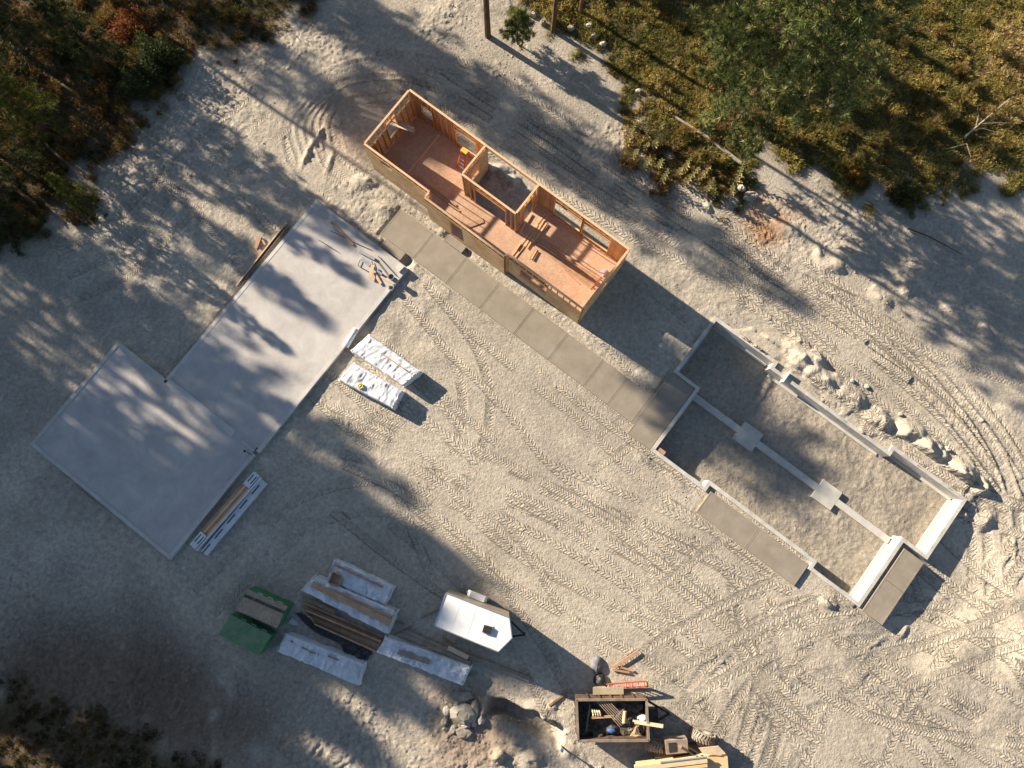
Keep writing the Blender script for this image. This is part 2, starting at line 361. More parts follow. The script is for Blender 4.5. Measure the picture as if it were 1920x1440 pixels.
# tyre tracks: photo points; half width m; how crisp; groove depth
TS = np.zeros((NY, NX)); TL = np.full((NY, NX), 2.0); TK = np.zeros((NY, NX)); wear = sstep(-1.7, 0.1, fnoise(1.0, 8, 1.2, 9)) * (0.55 + 0.45 * sstep(-1.0, 0.3, fnoise(0.25, 1.2, 0.8, 10)))
def catmull(P, step=0.3):
    out = []
    P = [P[0] * 2 - P[1]] + P + [P[-1] * 2 - P[-2]]
    for i in range(1, len(P) - 2):
        n = max(2, int((P[i + 1] - P[i]).length / step))
        for k in range(n):
            t = k / n
            out.append(0.5 * ((2 * P[i]) + (P[i + 1] - P[i - 1]) * t + (2 * P[i - 1] - 5 * P[i] + 4 * P[i + 1] - P[i + 2]) * t * t + (3 * P[i] - P[i - 1] - 3 * P[i + 1] + P[i + 2]) * t**3))
    out.append(P[-2]); return out
def track(pts, off=0.0, hw=0.26, crisp=1.0, depth=0.03):
    P = catmull([at(*p) for p in pts]); s = random.uniform(0, 5); sk = random.uniform(.75, 1.3)
    if off:
        Q = []
        for i, p in enumerate(P):
            t = (P[min(i + 1, len(P) - 1)] - P[max(i - 1, 0)]).normalized(); Q.append(p + Vector((-t.y, t.x, 0)) * off)
        P = Q
    for a, b in zip(P[:-1], P[1:]):
        d = b - a; L = d.length
        if L < 1e-4: continue
        R = hw * 1.5
        i0 = int((min(a.x, b.x) - R - gx[0]) / STEP); i1 = int((max(a.x, b.x) + R - gx[0]) / STEP) + 2
        j0 = int((min(a.y, b.y) - R - gy[0]) / STEP); j1 = int((max(a.y, b.y) + R - gy[0]) / STEP) + 2
        i0 = max(i0, 0); j0 = max(j0, 0)
        if i1 <= i0 or j1 <= j0 or i0 >= NX or j0 >= NY: s += L; continue
        sl = (slice(j0, j1), slice(i0, i1)); dx = X[sl] - a.x; dy = Y[sl] - a.y
        t = (dx * d.x + dy * d.y) / L; l = (-dx * d.y + dy * d.x) / L
        k = (t >= -0.02) & (t <= L + 0.02) & (np.abs(l) < hw * 1.45)
        al = np.abs(l) / hw
        ins = k & (al < 1.0)
        TS[sl][ins] = ((s + t) * sk)[ins]; TL[sl][ins] = (l / hw)[ins]; TK[sl][ins] = (crisp * wear[sl])[ins]
        if crisp < .6 and depth < .045: k = k & (al < 1.0)
        DZ[sl][k] = ((-depth * .75 * min(1, .25 + crisp) * sstep(1.05, 0.55, al) + depth * 0.22 * np.exp(-((al - 1.22) / 0.2)**2)) * (0.4 + 0.6 * wear[sl]))[k]
    return
DZ = np.zeros((NY, NX))
NE = [(600, 330), (575, 240), (620, 165), (700, 135), (790, 150), (900, 205), (1050, 295), (1200, 385), (1330, 450), (1450, 530), (1580, 620), (1700, 715), (1800, 810), (1860, 900), (1895, 1000), (1900, 1120)]
for off, cr, dp in [(2.1, .5, .05), (1.3, .7, .07), (-.2, .8, .10), (-1.1, .9, .08), (0.7, .9, .08), (-1.9, .8, .05)]:
    track(NE[4:] if off > 1.8 else NE[3:], off, 0.27, cr, dp)
track([(640, 345), (585, 290), (590, 210), (640, 160), (720, 150), (770, 160)], 0, 0.36, .2, .15)
track([(690, 330), (640, 290), (630, 220), (680, 180), (750, 178)], 0, 0.34, .2, .13)
track([(668, 352), (612, 300), (605, 225), (650, 172), (735, 160), (800, 172)], 0, .3, .2, .12)
track([(620, 370), (550, 300), (545, 215), (600, 150), (700, 118), (800, 130)], 0, .33, .3, .10)
for q_ in range(5): track([(560 + q_ * 13, 300 - q_ * 6), (545 + q_ * 15, 240 - q_ * 3), (575 + q_ * 12, 195)], 0, .16, .1, .13)
track([(1340, 470), (1500, 520), (1650, 590), (1760, 690), (1850, 800), (1920, 870)], 0, .28, .8, .08)
track([(1480, 540), (1620, 640), (1760, 760), (1850, 870), (1920, 960)], 0, .3, .3, .24)
track([(1700, 640), (1800, 740), (1880, 850), (1930, 930)], 0, .32, .2, .24)
track([(1760, 700), (1840, 800), (1890, 900), (1915, 1010), (1910, 1130)], 0, .3, .2, .22)
track([(1600, 560), (1740, 660), (1850, 780), (1925, 890)], 0, .28, .2, .2)
track([(1560, 560), (1700, 640), (1850, 700), (1930, 720)], 0, .3, .5, .09)
for off in (0, 1.5): track([(760, 560), (850, 680), (865, 790), (810, 900), (830, 985), (950, 1090), (1130, 1190), (1290, 1290), (1360, 1380)], off, .27, .9, .03)
for off in (0, -1.6): track([(560, 640), (640, 720), (740, 800), (880, 850), (1060, 925), (1230, 1005), (1380, 1085), (1470, 1200), (1490, 1330), (1460, 1450)], off, .26, .75, .025)
for off in (0, 1.5): track([(640, 850), (760, 880), (900, 910), (1080, 990), (1260, 1060), (1420, 1180), (1560, 1260), (1720, 1330), (1930, 1440)], off, .28, .9, .035)
track([(620, 760), (760, 830), (900, 930), (1000, 1040), (1100, 1110), (1300, 1180)], 0, .24, .6, .02)
track([(700, 780), (850, 830), (950, 960), (1040, 1120), (1140, 1230)], 0, .24, .5, .02)
for off in (0, 1.55, 2.3): track([(1330, 1400), (1400, 1290), (1500, 1220), (1620, 1200), (1740, 1215), (1850, 1275), (1960, 1350)], off, .28, 1.0, .04)
for off in (0, 1.5): track([(1380, 1430), (1440, 1320), (1540, 1265), (1660, 1275), (1800, 1330), (1930, 1410)], -off, .28, 1.0, .04)
for off in (0, 1.4): track([(1370, 1090), (1395, 1180), (1420, 1270), (1400, 1360), (1370, 1450)], off, .27, 1.0, .035)
track([(1240, 1020), (1330, 1120), (1390, 1220), (1470, 1330), (1560, 1400), (1640, 1450)], 0, .28, 1.0, .035)
track([(1300, 1010), (1400, 1110), (1500, 1190), (1600, 1290), (1700, 1390), (1760, 1450)], 0, .28, .9, .035)
track([(1480, 1130), (1560, 1190), (1680, 1290), (1760, 1400), (1800, 1450)], 0, .26, .8, .03)
track([(1900, 1020), (1830, 1100), (1740, 1160), (1650, 1220), (1560, 1330), (1500, 1450)], 0, .26, .9, .03)
track([(1920, 1050), (1850, 1150), (1780, 1220), (1700, 1330), (1650, 1450)], 0, .26, .9, .03)
track([(1440, 1140), (1500, 1260), (1620, 1340), (1780, 1380), (1930, 1395)], 0, .28, 1, .035)
track([(1040, 560), (1130, 640), (1180, 700), (1210, 760)], 0, .25, .4, .02)
track([(880, 620), (1000, 720), (1100, 800), (1200, 900), (1330, 990), (1440, 1080)], 0, .26, .7, .025)
track([(820, 640), (940, 760), (1040, 880), (1200, 1000)], 0, .26, .6, .025)
for off in (0, 1.5, 3.0): track([(150, 560), (260, 500), (380, 380), (470, 300), (540, 240)], off, .27, .55, .02)
track([(300, 330), (400, 430), (480, 560), (400, 640)], 0, .27, .5, .02)
track([(420, 300), (500, 420), (560, 440)], 0, .27, .5, .02)
for off in (0, 1.6): track([(400, 1150), (520, 1040), (600, 980), (720, 960), (860, 1010)], off, .26, .5, .015)
track([(1060, 470), (1180, 520), (1290, 600)], 0, .26, .4, .02)
for q in range(46):                                                  # the rest of the coming and going
    bx0 = random.uniform(620, 1750); by0 = random.uniform(640, 1400); an = random.choice((.55, .6, .65, .7, .2, 1.3, -.5)) + random.uniform(-.2, .2); cv = random.uniform(-.12, .12)
    pts = []; x_, y_ = bx0, by0
    for _ in range(random.randint(4, 7)):
        pts.append((x_, y_)); x_ += 85 * math.cos(an); y_ += 85 * math.sin(an); an += cv
    if bx0 < 900 and by0 > 1050: continue
    o_ = random.choice((0, 1.5)); track(pts, 0, .25, random.uniform(.4, 1.0), random.uniform(.01, .025))
    if o_: track(pts, o_, .25, random.uniform(.4, 1.0), random.uniform(.01, .025))
for q in range(14):
    x_ = random.uniform(800, 1500); y_ = 130 + (x_ - 800) * .62 + random.uniform(-40, 60)
    track([(x_, y_), (x_ + 90, y_ + 58), (x_ + 190, y_ + 118 + random.uniform(-8, 8)), (x_ + 280, y_ + 185)], 0, .25, random.uniform(.5, .9), .02)
quiet = np.clip(1 - pit * 1.0 - veg, 0, 1)
for r in [(-18.5, -11.8, -7.3, 5.8), (-22.0, -11.9, -14.4, -7.2), (-14.4, 3.3, 6.4, 8.4), (-17.1, -2.3, 8.8, 13.3), (3.4, 5.1, 5.8, 10.1), (8.9, 15.3, 4.6, 6.1), (18.6, 20.2, 5.7, 10.1)]:
    quiet[urect(*r)] = 0
Z += DZ * quiet; TK *= quiet

# colour of the soil itself
def lerp3(a, b, t): return a * (1 - t[..., None]) + np.array(b) * t[..., None]
C = np.ones((NY, NX, 3)) * np.array((0.445, 0.396, 0.322))
C = lerp3(C, (0.375, 0.335, 0.275), sstep(-0.6, 1.6, fnoise(1.5, 14, 1.2, 21)) * 0.8)
C = lerp3(C, (0.36, 0.32, 0.265), rocky * 0.5)
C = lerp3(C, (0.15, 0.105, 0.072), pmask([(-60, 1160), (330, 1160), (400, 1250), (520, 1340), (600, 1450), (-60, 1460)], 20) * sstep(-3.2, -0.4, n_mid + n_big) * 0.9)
C = lerp3(C, (0.33, 0.18, 0.095), pmask([(1370, 365), (1430, 370), (1500, 395), (1490, 425), (1420, 420)], 4) * 0.9)
C = lerp3(C, (0.27, 0.18, 0.12), pmask([(830, 1290), (930, 1300), (960, 1450), (800, 1450)], 10) * 0.6)
C = lerp3(C, (0.37, 0.265, 0.19), pmask([(600, 180), (760, 130), (820, 160), (690, 260), (700, 330), (630, 300)], 12) * 0.6)
C = lerp3(C, (0.46, 0.40, 0.33), pmask([(1740, 340), (1930, 360), (1930, 520), (1800, 470)], 8) * 0.5)
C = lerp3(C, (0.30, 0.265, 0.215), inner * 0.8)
C = lerp3(C, (0.095, 0.068, 0.034), np.clip(veg * 1.1, 0, 1) * 0.92)
C *= (1 + 0.05 * n_clod + 0.03 * n_fine)[..., None]
def ground_z(x, y):
    i = int(round((x - gx[0]) / STEP)); j = int(round((y - gy[0]) / STEP))
    if 0 <= i < NX and 0 <= j < NY: return float(Z[j, i])
    return 0.0
def veg_at(x, y):
    i = int(round((x - gx[0]) / STEP)); j = int(round((y - gy[0]) / STEP))
    return float(veg[min(max(j, 0), NY - 1), min(max(i, 0), NX - 1)])
fx = np.concatenate([[-3000, -800, -250, -110, -60, -42], gx, [42, 60, 110, 250, 800, 3000]])
fy = np.concatenate([[-3000, -800, -250, -110, -50, -27], gy, [42, 60, 110, 250, 800, 3000]])
pad = lambda a: np.pad(a, [(6, 6), (6, 6)] + [(0, 0)] * (a.ndim - 2), mode='edge')
GX, GY = np.meshgrid(fx, fy); ZF = pad(Z); CF = pad(C); TF = pad(np.stack([TS, TL, TK], -1))
edge = np.ones_like(ZF, bool); edge[6:-6, 6:-6] = False; ZF[edge] *= 0.3; TF[edge] = (0, 2, 0)
CF[edge] = (0.10, 0.075, 0.04)
ny_, nx_ = GX.shape
idx = np.arange(nx_ * ny_).reshape(ny_, nx_)
faces = np.stack([idx[:-1, :-1], idx[:-1, 1:], idx[1:, 1:], idx[1:, :-1]], -1).reshape(-1, 4)
def ground_mat():
    m, nt, b = new_mat('site_dirt'); L = nt.links.new
    a = N(nt, 'ShaderNodeAttribute', attribute_name='Col')
    t = N(nt, 'ShaderNodeAttribute', attribute_name='trk')
    g = N(nt, 'ShaderNodeNewGeometry')
    n1 = N(nt, 'ShaderNodeTexNoise', Scale=5.0, Detail=6.0, Roughness=0.7); L(g.outputs['Position'], n1.inputs['Vector'])
    n2 = N(nt, 'ShaderNodeTexNoise', Scale=0.35, Detail=5.0); L(g.outputs['Position'], n2.inputs['Vector'])
    r1 = N(nt, 'ShaderNodeMapRange'); r1.inputs[1].default_value = 0.3; r1.inputs[2].default_value = 0.7; r1.inputs[3].default_value = 0.72; r1.inputs[4].default_value = 1.2
    L(n1.outputs['Fac'], r1.inputs[0])
    r2 = N(nt, 'ShaderNodeMapRange'); r2.inputs[1].default_value = 0.3; r2.inputs[2].default_value = 0.7; r2.inputs[3].default_value = 0.86; r2.inputs[4].default_value = 1.12
    L(n2.outputs['Fac'], r2.inputs[0])
    mu = N(nt, 'ShaderNodeMath', operation='MULTIPLY'); L(r1.outputs[0], mu.inputs[0]); L(r2.outputs[0], mu.inputs[1])
    vm = N(nt, 'ShaderNodeVectorMath', operation='SCALE'); L(a.outputs['Color'], vm.inputs[0]); L(mu.outputs[0], vm.inputs['Scale'])
    L(vm.outputs[0], b.inputs['Base Color'])
    # tread lugs pressed in along the tracks
    sp = N(nt, 'ShaderNodeSeparateXYZ'); L(t.outputs['Vector'], sp.inputs[0])
    def mth(op, x, y=None, c=None):
        k = N(nt, 'ShaderNodeMath', operation=op)
        for i, q in enumerate((x, y, c)):
            if q is None: continue
            if isinstance(q, (int, float)): k.inputs[i].default_value = q
            else: L(q, k.inputs[i])
        return k.outputs[0]
    al = mth('ABSOLUTE', sp.outputs[1])
    sg = mth('MULTIPLY', mth('GREATER_THAN', sp.outputs[1], 0.0), 0.5)
    wob = mth('ADD', mth('MULTIPLY', n2.outputs['Fac'], 0.8), mth('MULTIPLY', n1.outputs['Fac'], 0.5))
    ph = mth('ADD', mth('ADD', mth('DIVIDE', sp.outputs[0], 0.185), mth('MULTIPLY', al, 0.95)), mth('ADD', sg, wob))
    saw = mth('PINGPONG', ph, 0.5)
    lug = N(nt, 'ShaderNodeMapRange', interpolation_type='SMOOTHSTEP'); lug.inputs[1].default_value = 0.12; lug.inputs[2].default_value = 0.34; L(saw, lug.inputs[0])
    ed = N(nt, 'ShaderNodeMapRange', interpolation_type='SMOOTHSTEP'); ed.inputs[1].default_value = 1.0; ed.inputs[2].default_value = 0.8; L(al, ed.inputs[0])
    tr = mth('MULTIPLY', mth('MULTIPLY', lug.outputs[0], ed.outputs[0]), sp.outputs[2])
    n3 = N(nt, 'ShaderNodeTexNoise', Scale=7.0, Detail=5.0, Roughness=0.65); L(g.outputs['Position'], n3.inputs['Vector'])
    n4 = N(nt, 'ShaderNodeTexVoronoi', Scale=11.0); L(g.outputs['Position'], n4.inputs['Vector'])
    hsum = mth('ADD', mth('MULTIPLY', tr, 0.085), mth('MULTIPLY', n3.outputs['Fac'], 0.045))
    hsum = mth('ADD', hsum, mth('MULTIPLY', mth('SUBTRACT', 0.4, n4.outputs['Distance']), 0.010))
    bp = N(nt, 'ShaderNodeBump', Strength=0.85, Distance=1.0); L(hsum, bp.inputs['Height']); L(bp.outputs[0], b.inputs['Normal'])
    b.inputs['Roughness'].default_value = 0.95; b.inputs['Specular IOR Level'].default_value = 0.1
    return m
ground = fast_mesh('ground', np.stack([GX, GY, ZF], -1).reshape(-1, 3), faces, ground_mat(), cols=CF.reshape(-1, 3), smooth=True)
ta = ground.data.attributes.new('trk', 'FLOAT_VECTOR', 'POINT'); ta.data.foreach_set('vector', TF.reshape(-1, 3).astype(np.float32).ravel())
ground['kind'] = 'structure'
# ------------------------------------------------------------------ slabs
def root_at(name, px_or_xy, label, cat, group=None, z=None):
    p = Vector(px_or_xy); return thing(name, Vector((p.x, p.y, ground_z(p.x, p.y) if z is None else z)), label, cat, group)
ZS = 0.25
sl = root_at('garage_slab', S(-15, -1), 'big pale concrete slab, long rectangle joining a square one at lower left', 'slab', z=0)
m = MB(); m.ubox(-18.3, -12.0, -7.02, 5.62, -0.3, ZS); m.build('slab_panel', 'slab', sl)
m = MB(); m.ubox(-21.8, -12.1, -14.2, -7.40, -0.3, ZS - 0.015); m.build('slab_panel', 'slab', sl)
rims = [(-18.5, -18.3, -7.2, 5.82), (-18.3, -11.8, 5.62, 5.82), (-12.0, -11.8, -7.2, 5.62), (-22.0, -21.8, -14.4, -7.2), (-21.8, -11.9, -14.4, -14.2), (-12.1, -11.9, -14.2, -7.4), (-21.8, -18.5, -7.4, -7.2)]
for i, r in enumerate(rims):
    m = MB(); m.ubox(*r, -0.3, ZS + 0.012 + 0.002 * i); m.build('slab_rim', 'slab_edge', sl)
m = MB(); m.ubox(-18.3, -13.55, -7.40, -7.02, -0.3, ZS + 0.07); m.build('kerb_strip', 'slab_edge', sl)
m = MB(); m.ubox(-13.55, -12.1, -7.40, -7.02, -0.3, ZS - 0.004); m.build('threshold', 'slab', sl)
m = MB(); m.ubox(-12.9, -12.1, -7.32, -7.2, ZS - 0.01, ZS + 0.05); m.build('kerb_strip', 'slab_edge', sl)
for (a, b) in [((-18.3, -0.5), (-12.0, -0.5)), ((-15.2, -7.0), (-15.2, 5.6))]:
    m = MB(); m.beam(S(*a, ZS - 0.002), S(*b, ZS - 0.002), 0.012, 0.008); m.build('control_joint', 'slab_edge', sl)

# ------------------------------------------------------------------ walks
def walk(name, label, rows):
    w = root_at(name, S(*rows[0][:2]), label, 'walkway', z=0)
    for (u0, v0, u1, v1, z) in rows:
        m = MB(); m.ubox(u0 + .008, u1 - .008, v0 + .008, v1 - .008, -0.35, z - 0.006); m.build('concrete_panel', 'walk', w)
        m = MB()   # smooth trowelled border, a few millimetres proud of the broomed field
        for (a, b, c, d) in [(u0 + .01, u1 - .01, v0 + .01, v0 + .08), (u0 + .01, u1 - .01, v1 - .08, v1 - .01), (u0 + .01, u0 + .08, v0 + .081, v1 - .081), (u1 - .08, u1 - .01, v0 + .081, v1 - .081)]:
            m.ubox(a, b, c, d, z - 0.05, z)
        m.build('panel_border', 'walk', w)
    return w
us = [-14.38, -12.0, -9.62, -7.25, -4.85, -2.45, 0.0, 1.65, 3.3]
walk('concrete_walkway', 'long tan concrete walkway of jointed panels running in front of the framed house', [(us[i], 6.45, us[i + 1], 8.33, 0.12 + 0.001 * i) for i in range(8)] + [(3.45, 5.85, 4.98, 10.08, 0.13), (3.3, 6.45, 3.45, 8.33, 0.122)])
walk('door_step', 'short concrete landing between the walkway and the framed house door', [(-11.3, 8.36, -10.0, 8.82, 0.115)])
walk('side_landing', 'small concrete landing between the walkway and the big slab', [(-13.93, 5.93, -12.5, 6.42, 0.11)])
walk('side_walk', 'tan two-panel concrete walk along the lower side of the empty foundation', [(8.9, 4.68, 12.1, 6.06, 0.14), (12.1, 4.68, 15.3, 6.06, 0.142)])
walk('end_porch', 'tan two-panel concrete porch at the far right end of the foundation', [(18.87, 5.82, 20.13, 7.9, 0.14), (18.87, 7.9, 20.13, 9.88, 0.142)])

# ------------------------------------------------------------------ empty foundation
fd = root_at('house_foundation', S(11, 10), 'empty pale concrete foundation walls around a dug-out dirt floor', 'foundation', z=0)
ZF_ = 0.17; T = 0.2
nF = len(FO)
for i in range(nF):
    (u0, v0), (u1, v1) = FO[i], FO[(i + 1) % nF]
    # outline runs clockwise in u,v: inside is to the right of travel
    du, dv = u1 - u0, v1 - v0; Ls = math.hypot(du, dv); du /= Ls; dv /= Ls
    iu, iv = dv, -du
    top = ZF_ - 0.003 * (i % 3)
    prv = FO[i - 1]; nxt = FO[(i + 2) % nF]
    cvx = (du * (nxt[1] - v1) - dv * (nxt[0] - u1)) < 0          # convex end: inner face stops short
    pdu, pdv = u0 - prv[0], v0 - prv[1]; cvs = (pdu * dv - pdv * du) < 0
    e0 = 0.0 if cvs else -T + 0.0; e1 = -T if cvx else 0.0
    a = (u0 + du * e0, v0 + dv * e0); b = (u1 + du * e1, v1 + dv * e1)
    m = MB(); m.prism([S(*a), S(*b), S(b[0] + iu * T, b[1] + iv * T), S(a[0] + iu * T, a[1] + iv * T)], -1.1, top)
    m.build('foundation_wall', 'found', fd)
    m = MB(); m.prism([S(a[0] + iu * (T + .002) + du * .3, a[1] + iv * (T + .002) + dv * .3), S(b[0] + iu * (T + .002) - du * .1, b[1] + iv * (T + .002) - dv * .1), S(b[0] + iu * (T + .16) - du * .1, b[1] + iv * (T + .16) - dv * .1), S(a[0] + iu * (T + .16) + du * .3, a[1] + iv * (T + .16) + dv * .3)], -1.1, PIT_Z + 0.10 + 0.004 * i)
    if Ls > 1: m.build('footing', 'footing', fd)
m = MB(); m.ubox(5.25, 18.35, 9.70, 10.08, -1.1, PIT_Z + 0.21); m.build('strip_footing', 'footing', fd)
for u in (9.0, 14.26):
    m = MB(); m.ubox(u - .62, u + .62, 9.29, 10.49, -1.1, PIT_Z + 0.216); m.build('pad_footing', 'footing', fd)
m = MB(); m.ubox(8.55, 8.62, 13.3, 14.0, -0.2, 0.30); m.build('form_stake', 'mark_white', fd)
for u, v in [(10, 14.0), (12.5, 13.62), (17, 14.02), (19, 14.02)]:
    m = MB(); m.tube(S(u, v - .02, ZF_ - .05), S(u, v - .02, ZF_ + .09), .012, n=6); m.build('anchor_bolt', 'black_metal', fd)
o = MB().ubox(5.35, 5.75, 6.08, 6.3, -0.45, 0.12).build('wood_block', 'board'); tag(o, 'brown wood offcut propped inside the lower left corner of the foundation', 'wood block')

# ------------------------------------------------------------------ framed house
H0, H1 = 0.45, 3.20
hs = root_at('framed_house', S(-10, 11), 'long roofless wood-framed house with orange studs and OSB sheathing', 'house', z=0)
SW, SD = 0.042, 0.10
def bx(name, mat, u0, u1, v0, v1, z0, z1): return MB().ubox(min(u0, u1), max(u0, u1), min(v0, v1), max(v0, v1), z0, z1).build(name, mat, hs)
def wall(p0, p1, outs, openings=(), sheath=None, z0=H0, z1=H1, trim=(0, 0)):
    """centre line p0->p1 along u or v; outs = +1/-1 side (on the free axis) the sheathing sits; openings (a,b,zb,zt,rail)"""
    alongu = abs(p1[0] - p0[0]) > abs(p1[1] - p0[1])
    s0, s1 = sorted((p0[0], p1[0])) if alongu else sorted((p0[1], p1[1]))
    c = p0[1] if alongu else p0[0]
    s0 += trim[0]; s1 -= trim[1]
    def bar(name, mat, a, b, za, zb, d=SD, off=0.0):
        if alongu: return bx(name, mat, a, b, c + off - d / 2, c + off + d / 2, za, zb)
        return bx(name, mat, c + off - d / 2, c + off + d / 2, a, b, za, zb)
    bar('top_plate', 'plate', s0, s1, z1 - 0.042, z1, SD + 0.012); bar('top_plate', 'plate', s0 + .01, s1 - .01, z1 - 0.085, z1 - 0.045)
    segs = []; cur = s0
    for (a, b, zb, zt, rail) in sorted(openings):
        if zb <= z0 + 0.05: segs.append((cur, a)); cur = b
    segs.append((cur, s1))
    for a, b in segs: bar('bottom_plate', 'plate', a, b, z0 + 0.002, z0 + 0.042)
    lo, hi = z0 + 0.042, z1 - 0.085
    pos = list(np.arange(s0 + SW / 2, s1, 0.406)) + [s1 - SW / 2]
    for x in pos:
        op = [o for o in openings if o[0] - 0.05 < x < o[1] + 0.05]
        if not op: bar('stud', 'stud', x - SW / 2, x + SW / 2, lo, hi)
        else:
            o = op[0]
            if o[0] + .03 < x < o[1] - .03:
                if o[2] - .04 > lo + .1: bar('cripple_stud', 'stud', x - SW / 2, x + SW / 2, lo, o[2] - .04)
                if hi > o[3] + .2: bar('cripple_stud', 'stud', x - SW / 2, x + SW / 2, o[3] + .14, hi)
    for (a, b, zb, zt, rail) in openings:
        for x, sg in ((a, -1), (b, 1)):
            bar('jamb_stud', 'stud', min(x, x + sg * .04), max(x, x + sg * .04), lo, hi)
        bar('header', 'stud', a, b, zt, min(zt + 0.135, hi - .002))
        if zb > z0 + 0.1: bar('window_sill', 'plate', a, b, zb - 0.038, zb)
        if rail: bar('transom_rail', 'stud', a, b, rail, rail + 0.07)
    if sheath:
        zl, zh = sheath
        cuts = sorted(set([s0 - trim[0], s1 + trim[1]] + [q for o in openings for q in (o[0], o[1])] + list(np.arange(s0 + 1.22, s1 - .2, 1.22))))
        for a, b in zip(cuts[:-1], cuts[1:]):
            mid = (a + b) / 2; spans = [(zl, zh)]
            for o in openings:
                if o[0] < mid < o[1]:
                    spans = [x for x in ((zl, min(o[2], zh)), (o[3], zh)) if x[1] - x[0] > 0.05]
            for (za, zb) in spans:
                bar('sheathing_sheet', 'osb', a + .002, b - .002, za, zb, 0.014, outs * (SD / 2 + 0.010))
BV = 13.19; LU = -17.04; RU = -2.40
# back wall in three runs (the porch run carries only its beam)
wall((LU, BV), (-11.80, BV), 1, [(-16.35, -15.6, 1.55, 2.45, None), (-14.0, -12.55, 0.95, 2.85, 2.45)], (0.12, 2.98))
wall((-8.32, BV), (RU, BV), 1, [(-7.15, -5.35, 0.95, 2.85, 2.45), (-5.2, -3.45, 0.95, 2.85, 2.45)], (0.12, 2.98))
bx('porch_beam', 'plate', -11.80, -8.32, BV - .056, BV + .056, H1 - .24, H1 - .002)
# front walls
wall((LU, 9.32), (-12.6, 9.32), -1, [(-16.05, -15.3, 2.25, 2.72, None)], (0.12, 2.86))
wall((-12.65, 8.93), (-7.33, 8.93), -1, [(-11.05, -10.15, H0, 2.55, None)], (0.12, 2.86))
wall((-7.28, 9.17), (RU, 9.17), -1, [(-6.45, -4.65, 1.05, 2.35, None)], (0.12, 2.62))
wall((-12.62, 8.99), (-12.62, 9.30), 1, (), (0.12, 2.9), trim=(0, .03)); wall((-7.30, 8.99), (-7.30, 9.17), 1, (), (0.12, 2.9), trim=(0, .06))
# gables
wall((LU, 9.32), (LU, BV), -1, [(11.0, 11.75, 1.2, 2.5, None)], (0.12, 2.25), trim=(.06, .06))
wall((RU, 9.17), (RU, BV), 1, [(10.6, 11.5, 1.6, 2.3, None)], (0.12, 3.0), trim=(.06, .06))
# porch walls
wall((-11.85, 11.14), (-11.85, BV), 1, [(11.75, 12.45, 1.2, 2.4, None)], (0.12, 2.95), trim=(.06, .06))
wall((-11.85, 11.14), (-8.27, 11.14), 1, [(-11.1, -8.95, H0, 2.75, 2.5)], None)
wall((-8.27, 11.14), (-8.27, BV), -1, [(11.85, 12.65, H0, 2.6, None)], None, trim=(.06, .06))
# floor sheets and what carries them
for (u0, u1, v0, v1) in [(LU - .04, -12.6, 9.28, BV + .04), (-12.6, -11.85, 8.9, BV + .04), (-11.85, -8.27, 8.9, 11.18), (-8.27, -7.3, 8.9, BV + .04), (-7.3, RU + .04, 9.13, BV + .04)]:
    n_ = max(1, round((u1 - u0) / 2.44)); k_ = max(1, round((v1 - v0) / 1.22))
    for i in range(n_):
        for j in range(k_):
            a, b = u0 + (u1 - u0) * i / n_, u0 + (u1 - u0) * (i + 1) / n_; c, d = v0 + (v1 - v0) * j / k_, v0 + (v1 - v0) * (j + 1) / k_
            bx('subfloor_sheet', 'subfloor', a + .002, b - .002, c + .002, d - .002, H0 - .022, H0)
    bx('floor_frame', 'osb', u0 + .03, u1 - .03, v0 + .03, v1 - .03, 0.16, H0 - .024)
    bx('stem_wall', 'found', u0 + .01, u1 - .01, v0 + .01, v1 - .01, -0.4, 0.158)
bx('floor_plate', 'plate', -15.30, -15.20, 9.45, 13.05, H0 + .002, H0 + .042)
bx('floor_plate', 'plate', -7.42, -7.32, 9.25, 13.05, H0 + .002, H0 + .042)
bx('floor_plate', 'plate', -7.62, -7.53, 9.1, 13.05, H0 + .002, H0 + .042)
for a, b, w in [((-16.35, 11.4), (-15.95, 12.1), .05)]: pass
bx('wall_brace', 'stud', LU + .055, LU + .09, 9.9, 9.99, 0.6, 2.4)

# loose lumber in the house: each stick lies on the floor
def stick(name, a, b, w, h, mat, label, cat='board', group=None, roll=0.0):
    o = MB().beam(a, b, w, h, roll=roll).build(name, mat); return tag(o, label, cat, group)
def px_stick(name, p, q, z, w, h, mat, label, cat='board', group=None, z2=None):
    a = at(p[0], p[1], z); b = at(q[0], q[1], z if z2 is None else z2); return stick(name, a, b, w, h, mat, label, cat, group)
FZ = H0 + 0.022
for i, (p, q, w) in enumerate([((768, 328), (862, 396), .09), ((775, 328), (846, 377), .09), ((783, 330), (856, 385), .09)]):
    px_stick('floor_board', p, q, FZ + .003 * i, w, .04, 'board', ['longest brown board on the left room floor beside the front wall', 'shortest brown board on the left room floor beside the front wall', 'middle brown board on the left room floor beside the front wall'][i], group='boards on the left room floor')
px_stick('header_board', (876, 424), (906, 413), FZ, .26, .04, 'board', 'short wide board on the hall floor inside the front door')
for i in range(9):                                                   # the long pile across the right room
    a = at(1004 + i * 1.6, 459 - i * 1.4, FZ); b = at(1108 + i * 2.2, 541 - i * 2.6, FZ)
    lay = i // 5
    stick('pile_board', a + Vector((0, 0, .045 * (i % 2))), b + Vector((0, 0, .045 * (i % 2))), .085, .04, 'board', '%s stud from the front in the long pile across the right room floor' % ['first','second','third','fourth','fifth','sixth','seventh','eighth','ninth'][i], 'board', 'studs piled on the right room floor')
